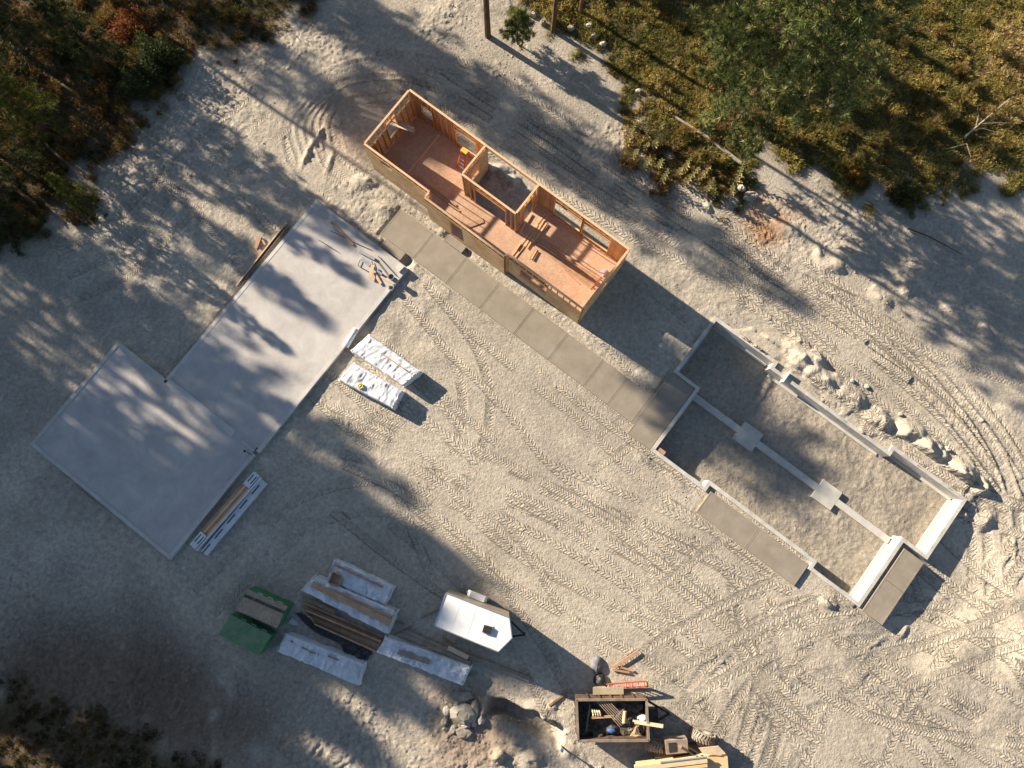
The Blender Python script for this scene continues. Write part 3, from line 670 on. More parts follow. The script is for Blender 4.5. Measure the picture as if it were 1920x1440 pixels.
for i, (p, q, l) in enumerate([((996, 400), (976, 434), 'leftmost short board crossing the floor beside the partition end'), ((1008, 421), (984, 462), 'thick board propped on others in the right room'), ((1020, 412), (988, 466), 'long board lying askew in the right room'), ((1025, 418), (999, 455), 'rightmost short board beside the long floor pile'), ((1001, 463), (990, 482), 'shortest offcut at the front wall of the right room'), ((1006, 468), (996, 486), 'second offcut at the front wall of the right room'), ((976, 456), (968, 468), 'offcut beside the floor plate between hall and right room')]):
    px_stick('loose_board', p, q, FZ + .045 + .004 * i, .09, .04, 'plate', l, group='loose boards in the right room')
px_stick('thin_strip', (1058, 505), (1087, 533), FZ, .04, .03, 'stud', 'thin wooden strip beside the long floor pile')
o = MB().prism([at(1124, 513, 0), at(1134, 510, 0), at(1137, 518, 0), at(1128, 523, 0)], H0 + .002, H0 + .16).build('tool_bag', mat_noise('lilac_fabric', (.35, .3, .42), (.5, .45, .58), 4, .8, .2)); tag(o, 'small lilac bag on the floor by the right gable wall', 'bag')
for i, (p, q) in enumerate([((672, 197), (775, 241)), ((677, 213), (776, 246))]):   # planks run through the gable window
    px_stick('ramp_plank', p, q, 1.0, .16, .045, 'pale_board', ['upper pale plank pushed through the left gable window', 'lower pale plank pushed through the left gable window'][i], group='planks through the gable window', z2=1.75)
# red stepladder standing in the left room
sp = at(874, 306, H0); ld = thing('step_ladder', Vector((sp.x, sp.y, H0)), 'red stepladder with yellow top standing open in the left room', 'ladder')
dA = S(0, 1) ; wA = S(1, 0)
topc = sp + Vector((0, 0, 1.55))
for k, sgn in enumerate((1, -1)):
    for e in (-1, 1):
        m = MB(); m.beam(sp + dA * (0.55 * sgn) + wA * (0.26 * e), topc + dA * (0.07 * sgn) + wA * (0.16 * e), .07, .03); m.build('rail', 'red_paint', ld)
    for j in range(1, 5):
        t = j / 5.2; c = sp.lerp(topc, t) + dA * (sgn * (0.55 - 0.48 * t)); w_ = .26 - .1 * t
        m = MB(); m.beam(c - wA * w_, c + wA * w_, .08 if sgn > 0 else .03, .025); m.build('step', 'aluminium', ld)
m = MB(); m.beam(topc - wA * .2, topc + wA * .2, .24, .05); m.build('top_cap', 'yellow_paint', ld)
# ------------------------------------------------------------------ trees
def conifer_mesh(name, h, r, cb, nb, tufts, blades, bl, bw, seed, pal, droop=0.1, profile='pine', trunk_r=0.16):
    R = np.random.default_rng(seed)
    tm = MB(); bend = R.normal(0, 0.12, 2)
    def axis(t): return np.array([bend[0] * t * t * h * .08, bend[1] * t * t * h * .08, t * h])
    ks = 9
    for k in range(ks):
        a, b = axis(k / ks), axis((k + 1) / ks)
        tm.tube(Vector(a), Vector(b), trunk_r * (1 - k / ks)**.8 + .015, trunk_r * (1 - (k + 1) / ks)**.8 + .012, 8, k == 0)
    V = []; Fc = []; Cc = []
    for i in range(nb):
        t = cb + (0.985 - cb) * ((i + R.random()) / nb)**0.9
        f = (t - cb) / (1 - cb)
        if profile == 'pine': L = r * (0.45 + 0.75 * math.sin(math.pi * min(1, f * 0.85 + .16))**1.0) * (1 - f**3 * .75)
        else: L = r * (1 - f)**0.85 + 0.15
        L *= R.uniform(.6, 1.15); az = i * 2.39996 + R.normal(0, .35)
        up = R.normal(0.28 - droop * (1 - f) * 2, .12)
        d = np.array([math.cos(az), math.sin(az), up]); o = axis(t); e = o + d * L - np.array([0, 0, droop * L * .35])
        mid = (o + e) / 2 + np.array([0, 0, .06 * L])
        tm.tube(Vector(o), Vector(mid), .022 + .012 * L * .5, .016, 4, False); tm.tube(Vector(mid), Vector(e), .016, .006, 4, False)
        nt_ = max(3, int(tufts * (0.35 + 0.65 * L / r)))
        q = R.random(nt_)**0.7 * .8 + .2
        side = np.array([-math.sin(az), math.cos(az), 0])
        cen = o + (e - o) * q[:, None] + side * (R.normal(0, .2, nt_) * L * (1.15 - q))[:, None] + np.array([0, 0, 1]) * (R.normal(0.02, .07, nt_) * L)[:, None]
        c0 = pal[R.integers(0, len(pal), nt_)] * R.uniform(.7, 1.3, nt_)[:, None]
        dv = R.normal(0, 1, (nt_, blades, 3)) + d * .7 + np.array([0, 0, .35]); dv /= np.linalg.norm(dv, axis=-1, keepdims=True)
        sv = np.cross(dv, R.normal(0, 1, (nt_, blades, 3))); sv /= np.linalg.norm(sv, axis=-1, keepdims=True)
        ln = bl * R.uniform(.6, 1.2, (nt_, blades, 1))
        C3 = cen[:, None, :]
        A = C3 + dv * ln * .12 - sv * bw / 2; B = C3 + dv * ln * .12 + sv * bw / 2; T = C3 + dv * ln
        P = np.stack([A, B, T], 2).reshape(-1, 3)
        V.append(P); Cc.append(np.repeat(c0, blades * 3, 0))
    V = np.concatenate(V); Cc = np.concatenate(Cc); F = np.arange(len(V)).reshape(-1, 3)
    tr = tm.build(name + '_trunk', 'bark'); cr = fast_mesh(name + '_crown', V, F, 'needle', cols=Cc)
    md, cd = tr.data, cr.data
    bpy.data.objects.remove(tr); bpy.data.objects.remove(cr)
    return md, cd
PAL_PINE = np.array([(.17, .20, .065), (.21, .235, .08), (.11, .145, .045), (.27, .26, .09)])
PAL_FIR = np.array([(.03, .05, .016), (.045, .062, .018), (.06, .07, .02)])
PAL_LIGHT = np.array([(.11, .125, .02), (.14, .145, .025), (.08, .10, .02)])
PROTO = {
    'pine_a': conifer_mesh('pine_a', 18, 2.7, .30, 85, 11, 9, .5, .10, 1, PAL_PINE),
    'pine_b': conifer_mesh('pine_b', 18, 2.3, .42, 65, 11, 9, .5, .10, 2, PAL_PINE),
    'fir_a': conifer_mesh('fir_a', 16, 2.8, .08, 130, 13, 10, .5, .13, 3, PAL_FIR, .35, 'fir'),
    'fir_b': conifer_mesh('fir_b', 16, 2.1, .16, 100, 10, 9, .45, .10, 4, PAL_FIR, .3, 'fir'),
    'tuft': conifer_mesh('tuft', 22, 2.5, .84, 60, 12, 9, .5, .11, 13, PAL_PINE),
    'high': conifer_mesh('high', 22, 2.7, .76, 80, 13, 9, .5, .12, 12, PAL_PINE),
    'big_pine': conifer_mesh('big_pine', 17, 4.3, .13, 135, 26, 34, .36, .05, 5, PAL_PINE, .1, 'pine', .24),
    'near_fir': conifer_mesh('near_fir', 9, 2.0, .06, 110, 14, 14, .3, .04, 6, PAL_FIR, .3, 'fir', .11),
    'near_light': conifer_mesh('near_light', 8, 1.9, .08, 90, 14, 14, .3, .045, 8, PAL_LIGHT, .2, 'fir', .1),
    'tall_bare': conifer_mesh('tall_bare', 22, 2.2, .5, 60, 10, 9, .5, .09, 9, PAL_PINE, .1, 'pine', .18),
    'young_pine': conifer_mesh('young_pine', 6, 1.7, .2, 60, 12, 20, .45, .06, 10, PAL_PINE, .1, 'pine', .07),
}
def tree(proto, x, y, scale, rot, label, group=None, name='pine_tree'):
    md, cd = PROTO[proto]
    e = thing(name, Vector((x, y, ground_z(x, y) - .05)), label, 'tree', group)
    e.rotation_euler = (0, 0, rot); e.scale = (scale, scale, scale)
    for nm, me in (('trunk', md), ('crown', cd)):
        o = bpy.data.objects.new(nm, me); col.objects.link(o); o.parent = e
    return e
for i, (px, py, pr, sc, lab, nm) in enumerate([
    (1386, 222, 'big_pine', 1.0, 'big spreading green pine at the upper right edge of the clearing', 'pine_tree'),
    (915, 68, 'tall_bare', 1.0, 'thickest bare pine trunk at the top edge of the clearing', 'pine_tree'),
    (970, 82, 'young_pine', .5, 'young slim pine beside the thick trunk at the top edge', 'pine_tree'),
    (1037, 58, 'tall_bare', .72, 'thin dark trunk right of the young pine at the top edge', 'pine_tree'),
    (1088, 24, 'tall_bare', .66, 'grey thin trunk rightmost of those along the top edge', 'pine_tree'),
    (205, 130, 'near_fir', .85, 'dark fir in the thicket nearest the top left corner', 'fir_tree'),
    (70, 120, 'near_fir', 1.0, 'tall dark fir at the top left corner', 'fir_tree'),
    (95, 245, 'near_light', .9, 'sunlit yellow-green fir at the left edge', 'fir_tree'),
    (172, 385, 'near_light', .5, 'small green fir at the lower end of the left thicket', 'fir_tree'),
    (20, 420, 'near_fir', 1.0, 'dark fir at the left edge below the sunlit one', 'fir_tree'),
    (60, 330, 'near_fir', .8, 'dark fir between the sunlit fir and the small green one', 'fir_tree')]):
    p = at(px, py); tree(pr, p.x, p.y, sc, i * 1.3, lab, name=nm)
def shadow_tree(tx, ty, h, pr, k):
    t = at(tx, ty); L = h / math.tan(SUN_EL); hh = {'pine_a': 18, 'pine_b': 18, 'fir_a': 16, 'fir_b': 16, 'high': 22, 'tuft': 22}[pr]
    x, y = t.x - SUN_DX * L, t.y - SUN_DY * L
    zc = y * ST + CAM_H * CT; yc = y * CT - CAM_H * ST
    qx, qy = 960 + FPX * x / zc, 720 - FPX * yc / zc
    if 0 < qx < 1920 and 0 < qy < 1440: print('IN FRAME', tx, ty, qx, qy)
    tree(pr, x, y, h / hh, k * 1.7, 'tall conifer standing outside the view whose shadow falls across the site', 'conifers around the clearing', 'conifer')
STREES = [ # lower left: deep shade
    (1010, 1290, 22, 'high'), (920, 1195, 22, 'high'), (800, 1110, 22, 'tuft'), (860, 1350, 23, 'fir_a'), (700, 1400, 21, 'fir_a'), (640, 1180, 22, 'tuft'), (520, 1310, 19, 'fir_a'),
    (760, 1230, 22, 'tuft'), (540, 1080, 22, 'tuft'), (420, 1180, 17, 'fir_a'), (380, 1420, 18, 'fir_a'), (250, 1290, 16, 'fir_b'), (660, 1040, 22, 'tuft'), (620, 1290, 21, 'fir_a'), (1060, 1440, 24, 'fir_b'),
    (120, 1150, 12, 'fir_b'), (90, 1400, 14, 'fir_a'), (720, 1080, 22, 'tuft'), (860, 1160, 22, 'high'), (590, 1130, 22, 'tuft'), (800, 1190, 22, 'tuft'), (180, 1440, 15, 'fir_a'), (450, 1290, 19, 'fir_a'), (300, 1400, 17, 'fir_a'), (850, 1240, 22, 'high'), (720, 1120, 22, 'tuft'), (940, 1290, 22, 'high'), (560, 1220, 22, 'tuft'), (480, 1100, 22, 'tuft'), (780, 1330, 22, 'fir_a'), (620, 1400, 20, 'fir_a'), (500, 1430, 19, 'fir_a'), (680, 1260, 22, 'tuft'), (330, 1260, 16, 'fir_a'), (220, 1210, 15, 'fir_a'), (150, 1290, 14, 'fir_a'), (420, 1340, 18, 'fir_a'), (560, 1350, 19, 'fir_a'), (330, 1150, 16, 'fir_b'), (240, 1360, 16, 'fir_a'), (760, 1440, 22, 'fir_a'),
    (620, 1540, 22, 'fir_a'), (480, 1480, 20, 'fir_a'), (700, 1500, 22, 'fir_a'), (760, 1580, 24, 'fir_a'), (560, 1600, 22, 'fir_a'), (400, 1560, 20, 'fir_a'), (300, 1500, 18, 'fir_a'), (650, 1640, 22, 'fir_a'), (200, 1500, 16, 'fir_a'),
    # across the slabs: broken shade
    (600, 905, 17, 'pine_b'), (560, 800, 16, 'pine_b'), (660, 640, 16, 'pine_b'), (700, 490, 16, 'pine_b'), (430, 900, 14, 'pine_b'), (440, 780, 13, 'pine_b'),
    (800, 960, 20, 'pine_b'), (180, 800, 9, 'pine_b'),
    # top and upper right
    (830, 330, 15, 'pine_a'), (1010, 260, 16, 'pine_b'), (1200, 400, 15, 'pine_b'), (940, 210, 12, 'pine_b'), (800, 90, 9, 'pine_b'), (1360, 470, 16, 'pine_b'),
    (1540, 600, 18, 'pine_b'), (1930, 330, 13, 'fir_b'), (1500, 850, 22, 'tuft'), (1850, 180, 8, 'fir_b'), (1240, 40, 6, 'fir_b'), (1330, 60, 8, 'fir_a'), (1930, 390, 15, 'fir_a'), (1800, 240, 10, 'fir_a'), (870, 335, 22, 'tuft'), (100, 1560, 16, 'fir_a'), (40, 1480, 14, 'fir_a'), (160, 1620, 18, 'fir_a')]
for k, s_ in enumerate(STREES): shadow_tree(*s_, k)

# ------------------------------------------------------------------ undergrowth
def scatter(poly_px, n, seed, pal_fn, hmin, hmax, bpc=44, thr=0.45):
    R = np.random.default_rng(seed)
    px = R.uniform(min(p[0] for p in poly_px), max(p[0] for p in poly_px), n * 3); py = R.uniform(min(p[1] for p in poly_px), max(p[1] for p in poly_px), n * 3)
    ok = (px > -60) & (px < 1980) & (py > -60) & (py < 1500); px, py = px[ok], py[ok]
    a = (px - 960) / FPX; b = -(py - 720) / FPX; t = -CAM_H / (-CT + b * ST); x = a * t; y = (ST + b * CT) * t
    i = np.clip(((x - gx[0]) / STEP).astype(int), 0, NX - 1); j = np.clip(((y - gy[0]) / STEP).astype(int), 0, NY - 1)
    keep = (veg[j, i] > thr * (.25 + .75 * R.random(len(i)))) if thr > 0 else (veg[j, i] > -1)
    keep = keep & inpoly(poly_px, wx[j, i], wy[j, i]); x, y, i, j = x[keep][:n], y[keep][:n], i[keep][:n], j[keep][:n]
    m_ = len(x); rad = R.uniform(.12, .5, m_); hh = R.uniform(hmin, hmax, m_) * (0.6 + 0.5 * np.clip(n_mid[j, i], -1, 1.5))
    hh = np.clip(hh, .08, None); base = pal_fn(n_mid[j, i], n_big[j, i], R, m_)
    rr = rad[:, None] * np.sqrt(R.random((m_, bpc))); th = R.uniform(0, 6.283, (m_, bpc))
    bx_ = np.stack([x[:, None] + rr * np.cos(th) * .6, y[:, None] + rr * np.sin(th) * .6, Z[j, i][:, None] + R.random((m_, bpc))**1.5 * hh[:, None] * .7], -1)
    d = np.stack([np.cos(th) * .6, np.sin(th) * .6, np.ones_like(th) * .9], -1) + R.normal(0, .45, (m_, bpc, 3)); d /= np.linalg.norm(d, axis=-1, keepdims=True)
    ln = (R.uniform(.09, .26, (m_, bpc)) * (0.5 + hh[:, None]))[..., None]
    s = np.cross(d, R.normal(0, 1, (m_, bpc, 3))); s /= np.linalg.norm(s, axis=-1, keepdims=True); w = R.uniform(.010, .030, (m_, bpc, 1))
    P = np.stack([bx_ - s * w, bx_ + s * w, bx_ + d * ln], 2).reshape(-1, 3)
    c = base[:, None, :] * R.uniform(.6, 1.4, (m_, bpc, 1)); c = np.repeat(c.reshape(-1, 3), 3, 0)
    return P, c
def blend(nm, nb, R, n, stops, k):
    t = np.clip(.5 + .22 * nb + .16 * nm + R.normal(0, k, n), 0, .999) * (len(stops) - 1); i = t.astype(int); f = (t - i)[:, None]
    st = np.array(stops); return (st[i] * (1 - f) + st[i + 1] * f)
def pal_right(nm, nb, R, n):
    c = blend(nm, nb, R, n, [(.11, .115, .03), (.20, .195, .05), (.30, .26, .07), (.40, .32, .10), (.46, .36, .15)], .09)
    r = R.random(n) < .05; c[r] = (.20, .085, .03); return c
def pal_left(nm, nb, R, n):
    c = blend(nm, nb, R, n, [(.04, .048, .016), (.075, .08, .022), (.13, .10, .03), (.19, .11, .035), (.22, .15, .05)], .1)
    r = R.random(n) < .07; c[r] = (.17, .06, .022); return c
for nm, poly, n, sd, pf, h0, h1, lab in [('undergrowth', VEG_UL, 3600, 31, pal_left, .2, .8, 'dark rusty brush and weeds filling the upper left corner'),
                                        ('undergrowth', VEG_UR, 9500, 32, pal_right, .08, .36, 'golden and olive autumn grass and weeds filling the upper right'),
                                        ('undergrowth', VEG_LL, 900, 33, lambda *a: pal_left(*a) * .55, .04, .14, 'thin dark grass in the lower left corner')]:
    P, c = scatter(poly, n, sd, pf, h0, h1)
    o = fast_mesh(nm, P, np.arange(len(P)).reshape(-1, 3), 'leaf', cols=c); tag(o, lab, 'undergrowth', kind='stuff')
for poly, n, sd, stops, lab in [(VEG_UR, 240, 51, [(.06, .07, .02), (.12, .115, .03), (.17, .10, .03), (.20, .16, .05)], 'scattered taller olive and rust bushes standing in the upper right grass'), (VEG_UL, 170, 52, [(.035, .045, .015), (.08, .085, .02), (.16, .08, .025), (.19, .14, .04)], 'scattered taller bushes standing in the upper left brush')]:
    P, c = scatter(poly, n, sd, lambda nm, nb, R, m_: blend(nm, nb, R, m_, stops, .3), .45, 1.1, 260, .8)
    o = fast_mesh('brush', P, np.arange(len(P)).reshape(-1, 3), 'leaf', cols=c); tag(o, lab, 'brush', kind='stuff')
def shrub(px, py, r, h, pal, lab, seed, n=2600):
    R = np.random.default_rng(seed); p = at(px, py); z0 = ground_z(p.x, p.y)
    e = thing('shrub', Vector((p.x, p.y, z0)), lab, 'shrub')
    m = MB()
    for k in range(7):
        a = k * .9; m.tube((p.x, p.y, z0 - .05), (p.x + math.cos(a) * r * .6, p.y + math.sin(a) * r * .6, z0 + h * .7), .025, .008, 4)
    m.build('stem', 'bark', e)
    th = R.uniform(0, 6.283, n); q = R.random(n)**.45; el = np.arcsin(R.random(n))
    lump = 1 + .18 * np.sin(th * 3 + seed) + .14 * np.sin(th * 5 + el * 4)
    c = np.stack([np.cos(th) * np.cos(el) * r * q * lump, np.sin(th) * np.cos(el) * r * q * lump, np.sin(el) * h * q * lump + .08], -1)
    d = R.normal(0, 1, (n, 3)) + c / np.linalg.norm(c, axis=1, keepdims=True); d /= np.linalg.norm(d, axis=1, keepdims=True)
    s = np.cross(d, R.normal(0, 1, (n, 3))); s /= np.linalg.norm(s, axis=1, keepdims=True)
    P = np.stack([c - s * .035, c + s * .035, c + d * .17], 1).reshape(-1, 3); cc = np.repeat(pal[R.integers(0, len(pal), n)] * R.uniform(.7, 1.3, (n, 1)), 3, 0)
    fast_mesh('foliage', P, np.arange(3 * n).reshape(-1, 3), 'leaf', e, cc)
shrub(303, 118, 1.35, 1.5, PAL_FIR, 'dense dark green rounded shrub in the upper left thicket', 1, 5000)
shrub(257, 168, .95, 1.0, np.array([(.07, .09, .03), (.09, .105, .04)]), 'pale green shrub beside the dark rounded shrub', 2)
shrub(250, 60, 1.2, 1.0, np.array([(.20, .06, .025), (.22, .09, .03), (.15, .06, .02)]), 'rust red shrub in the upper left thicket', 3)
shrub(1600, 330, .6, .5, np.array([(.20, .09, .02), (.25, .16, .03)]), 'small rusty yellow shrub at the edge of the gravel bank', 4, 1200)
shrub(1690, 370, .8, .6, np.array([(.06, .075, .02), (.09, .09, .03)]), 'dull green shrub on the gravel bank at the right', 5, 1600)

# ------------------------------------------------------------------ mullein stalks by the track
MUL = [((210, 420), (345, 100)), ((435, 360), (470, 150)), ((500, 400), (630, 160)), ((510, 470), (560, 350)), ((575, 450), (670, 235)), ((400, 480), (460, 420)), ((390, 730), (480, 560)), ((560, 690), (610, 590)), ((855, 720), (925, 570)), ((800, 760), (820, 690)),
       ((850, 880), (1040, 670)), ((1010, 840), (1160, 660)), ((1100, 960), (1200, 790)), ((1190, 1000), (1180, 850)), ((1440, 860), (1590, 440)), ((1390, 980), (1400, 880)), ((590, 880), (680, 700)), ((250, 600), (350, 480))]
ORD = ['first', 'second', 'third', 'fourth', 'fifth', 'sixth', 'seventh', 'eighth', 'ninth', 'tenth', 'eleventh', 'twelfth', 'thirteenth', 'fourteenth', 'fifteenth', 'sixteenth', 'seventeenth', 'eighteenth', 'nineteenth', 'twentieth']
MUL.sort(key=lambda q: q[0][0])
for i, (b, t) in enumerate(MUL):
    R = np.random.default_rng(60 + i)
    bp_ = (1140 + b[0] / 6, 200 + b[1] / 6); tp = (1140 + t[0] / 6, 200 + t[1] / 6)
    p = at(*bp_); z0 = ground_z(p.x, p.y); p.z = z0
    Lpx = math.hypot(tp[0] - bp_[0], tp[1] - bp_[1]); h = min(1.9, .5 + Lpx * .035); q = at(tp[0], tp[1], z0 + h)
    e = thing('mullein_plant', p, '%s mullein from the left in the leaning clump beside the upper track' % ORD[i], 'plant', 'mullein plants beside the track')
    MB().path([p, p.lerp(q, .5), q], [.03, .02, .008], 5).build('stalk', 'log', e)
    V = []; F = []; Cc = []
    ax = (q - p); n = 26 + int(Lpx * .5)
    for k in range(n):
        f = (k / n)**1.1 * .88; c = p + ax * f; az = k * 2.4; L = (.36 - .20 * f) * R.uniform(.7, 1.2); w = L * .3
        d = Vector((math.cos(az), math.sin(az), .75)).normalized(); sd_ = d.cross(Vector((0, 0, 1))).normalized()
        i0 = len(V); mid = c + d * L * .55 + Vector((0, 0, .04)); tip = c + d * L - Vector((0, 0, .05))
        V += [c, mid - sd_ * w / 2, tip, mid + sd_ * w / 2]; F += [(i0, i0 + 1, i0 + 2), (i0, i0 + 2, i0 + 3)]
        g = R.uniform(.7, 1.2); dry = R.random() < (.6 if f < .35 else .25)
        Cc += [((.55 * g, .43 * g, .2 * g) if dry else (.50 * g, .48 * g, .19 * g))] * 4
    fast_mesh('leaves', np.array([tuple(v - p) for v in V]), np.array(F), 'leaf', e, np.array(Cc))
# dry stems and rust weeds in that clump
P, c = scatter([(1165, 230), (1220, 240), (1290, 290), (1390, 330), (1385, 375), (1300, 365), (1200, 320), (1170, 290)], 170, 44, lambda nm, nb, R, n: np.array([(.30, .19, .07), (.22, .10, .035), (.10, .09, .03), (.36, .26, .12)])[R.integers(0, 4, n)], .3, .8, 60, -1)
o = fast_mesh('dry_weeds', P, np.arange(len(P)).reshape(-1, 3), 'leaf', cols=c); tag(o, 'dry straw and rust coloured weeds around the mullein clump', 'weeds', kind='stuff')
def log(name, pts, r0, r1, lab, mat='log', lift=.06):
    W = []
    for (x, y) in pts:
        p = at(x, y); p.z = ground_z(p.x, p.y) + lift + r0; W.append(p)
    n = len(W); o = MB().path(W, [r0 + (r1 - r0) * k / (n - 1) for k in range(n)], 8).build(name, mat); return tag(o, lab, 'log')
log('fallen_log', [(1265, 222), (1325, 260), (1388, 308)], .07, .12, 'long pale fallen log lying behind the mullein clump')
log('fallen_log', [(-10, 325), (30, 352), (80, 390)], .16, .10, 'dark fallen log at the left edge below the firs', 'bark', .5)
log('fallen_log', [(0, 195), (90, 275), (175, 345)], .07, .05, 'thin fallen pole slanting through the left thicket', 'bark', .5)
log('dead_branch', [(1802, 262), (1832, 236), (1884, 192)], .06, .02, 'dead grey branch with bare twigs in the upper right grass', 'log', .3)
for i, pts in enumerate([[(1830, 238), (1860, 237), (1884, 238)], [(1812, 252), (1832, 247), (1875, 259)], [(1822, 242), (1826, 222), (1823, 205)], [(1770, 285), (1805, 275), (1812, 300)]]):
    log('dead_branch', pts, .02, .008, 'pale bare twig, %s of those beside the dead grey branch' % ['longest level one', 'lower sloping one', 'short upright one', 'hooked one'][i], 'log', .35)
log('dead_branch', [(1700, 430), (1740, 445), (1800, 478)], .05, .02, 'brown dead branch on the gravel bank at the right', 'bark', .08)
# ------------------------------------------------------------------ wrapped bundles and stacks
def bundle_part(parent, name, quad, h, mat, seed=0, z0=None, flare=.05, rough=.025, ns=64, nt=20):
    """a sheet draped over a block: top corners given in photo points"""
    c0 = at(*quad[0]); zb = ground_z(c0.x, c0.y) if z0 is None else z0
    Q = [at(p[0], p[1], zb + h) for p in quad]
    def Pq(s, t):
        a = Q[0].lerp(Q[1], s); b = Q[3].lerp(Q[2], s); return a.lerp(b, t)
    ctr = Pq(.5, .5); L1 = (Q[1] - Q[0]).length; L2 = (Q[3] - Q[0]).length
    ss = [(-flare / L1, 0), (-.012 / L1, .45), (-.0, .86), (.02, 1.0)] + [(k / ns, 1.0) for k in range(1, ns)] + [(.98, 1.0), (1, .86), (1 + .012 / L1, .45), (1 + flare / L1, 0)]
    tt = [(-flare / L2, 0), (-.012 / L2, .45), (0, .86), (.05, 1.0)] + [(k / nt, 1.0) for k in range(1, nt)] + [(.95, 1.0), (1, .86), (1 + .012 / L2, .45), (1 + flare / L2, 0)]
    V = []
    for (s, zs) in ss:
        for (t, zt) in tt:
            p = Pq(s, t); zz = min(zs, zt)
            w = Vector((p.x * 2.2 + seed, p.y * 2.2, zz * 2 + seed))
            nz = mnoise.noise(w) * rough * 1.6 + mnoise.noise(w * 3.1) * rough * .6
            fa = Vector((s * L1 * 3.2 + .5 * mnoise.noise(w * 1.3), t * L2 * .9 + seed * 3.3, zz)); fb = Vector((s * L1 * 1.1, t * L2 * 4 + .6 * mnoise.noise(w), seed * 1.7))
            nz += rough * (1.5 * (1 - abs(mnoise.noise(fa) * 2))**5 if abs(mnoise.noise(fa)) < .5 else 0) + rough * (1.2 * (1 - abs(mnoise.noise(fb) * 2))**6 if abs(mnoise.noise(fb)) < .5 else 0)
            p = Vector((p.x, p.y, zb + h * zz + (nz if zz > 0 else .01)))
            if zz < 1: p += Vector(((p.x - ctr.x), (p.y - ctr.y), 0)).normalized() * (mnoise.noise(w * 1.1) * rough * 1.6)
            V.append(p)
    n1, n2 = len(ss), len(tt); F = []
    for i in range(n1 - 1):
        for j in range(n2 - 1): F.append((i * n2 + j, i * n2 + j + 1, (i + 1) * n2 + j + 1, (i + 1) * n2 + j))
    m = MB(); m.v = V; m.f = F; o = m.build(name, mat, parent, True)
    return o, zb
def bundle(name, quad, h, mat, label, seed, cat='bundle', group=None, **kw):
    c = at(sum(p[0] for p in quad) / 4, sum(p[1] for p in quad) / 4)
    e = thing(name, Vector((c.x, c.y, ground_z(c.x, c.y))), label, cat, group)
    _, zb = bundle_part(e, 'wrap_sheet', quad, h, mat, seed, **kw)
    return e, zb
def strap(e, quad, h, zb, s, mat='mark_black', w=.03):
    Q = [at(p[0], p[1], zb + h + .03) for p in quad]
    a = Q[0].lerp(Q[1], s); b = Q[3].lerp(Q[2], s); MB().beam(a, b, w, .012).build('strap', mat, e)
GW = 'white wrapped bundles'
# beside the big slab
e, zb = bundle('wrapped_bundle', [(691, 626), (790, 696), (756, 723), (657, 657)], .62, 'wrap', 'longer white wrapped bundle lying against the big slab', 1, group=GW, rough=.022)
px_stick('bundle_board', (713, 661), (760, 693), zb + .72, .07, .04, 'board', 'brown board on top of the longer white bundle by the slab')
e, zb = bundle('wrapped_bundle', [(663, 679), (755, 733), (737, 766), (634, 712)], .6, 'wrap', 'shorter white wrapped bundle in front of the one by the slab', 2, group=GW, rough=.022)
o = MB().ring(at(676, 724, zb + .66), (0, 0, 1), .13, .04).build('tape_roll', 'yellow_paint', None, True); tag(o, 'yellow hose ring on the shorter white bundle by the slab', 'ring')
for i, (a, b, c) in enumerate([((744, 754), (752, 772), 0), ((746, 748), (756, 764), 1)]):
    MB().beam(at(*a, zb + .35), at(*b, zb + .3), .03, .01).build('strap', 'mark_black', e)
a = at(668, 617, ZS + .19); b = at(648, 650, ZS + .19)
e = thing('membrane_roll', Vector((a.x, a.y, ZS)), 'bright white roll of sheeting on the edge of the big slab', 'roll')
MB().tube(a, b, .17, n=16).build('roll', 'wrap', e, True); MB().tube(a.lerp(b, -.01), a.lerp(b, 1.01), .05, n=10).build('core', 'cardboard', e)
# siding packs below the square slab
c = at(430, 970); zg = ground_z(c.x, c.y)
e = thing('siding_pack', Vector((c.x, c.y, zg)), 'long white pack with black labels below the square slab', 'pack')
A_, B_ = at(496, 903, zg + .13), at(384, 1037, zg + .13)
MB().beam(A_, B_, .40, .24).build('pack', 'wrap', e)
for k in range(5):
    p = A_.lerp(B_, .06 + .205 * k) + Vector((0, 0, .124)) + (B_ - A_).cross(Vector((0, 0, 1))).normalized() * .06; q = p + (B_ - A_).normalized() * .62
    MB().beam(p, q, .06, .006).build('label', 'mark_black', e)
e = thing('board_pack', Vector((c.x - .3, c.y, zg)), 'stack of orange brown boards in white edging beside the square slab', 'pack')
A_, B_ = at(484, 890, zg + .25), at(364, 1026, zg + .25)
sd_ = (B_ - A_).cross(Vector((0, 0, 1))).normalized()
for j in range(4):
    for k in range(3):
        off = sd_ * (-.14 + .13 * j); MB().beam(A_.lerp(B_, .17) + off + Vector((0, 0, -.17 + .085 * k)), A_.lerp(B_, .82) + off + Vector((0, 0, -.17 + .085 * k)), .122, .08).build('board', 'board' if (j + k) % 2 else 'plate', e)
MB().beam(A_ + sd_ * -.25, B_ + sd_ * -.25, .08, .34).build('edge_wrap', 'wrap', e)
for s0, s1 in ((0.0, .165), (.825, 1.0)):
    MB().beam(A_.lerp(B_, s0) + sd_ * .05, A_.lerp(B_, s1) + sd_ * .05, .42, .30).build('end_wrap', 'wrap', e)
    for k in range(2):
        p = A_.lerp(B_, s0 + .02) + sd_ * (-.06 + .2 * k) + Vector((0, 0, .155)); MB().beam(p, p + (B_ - A_).normalized() * .5, .05, .008).build('label', 'mark_black', e)
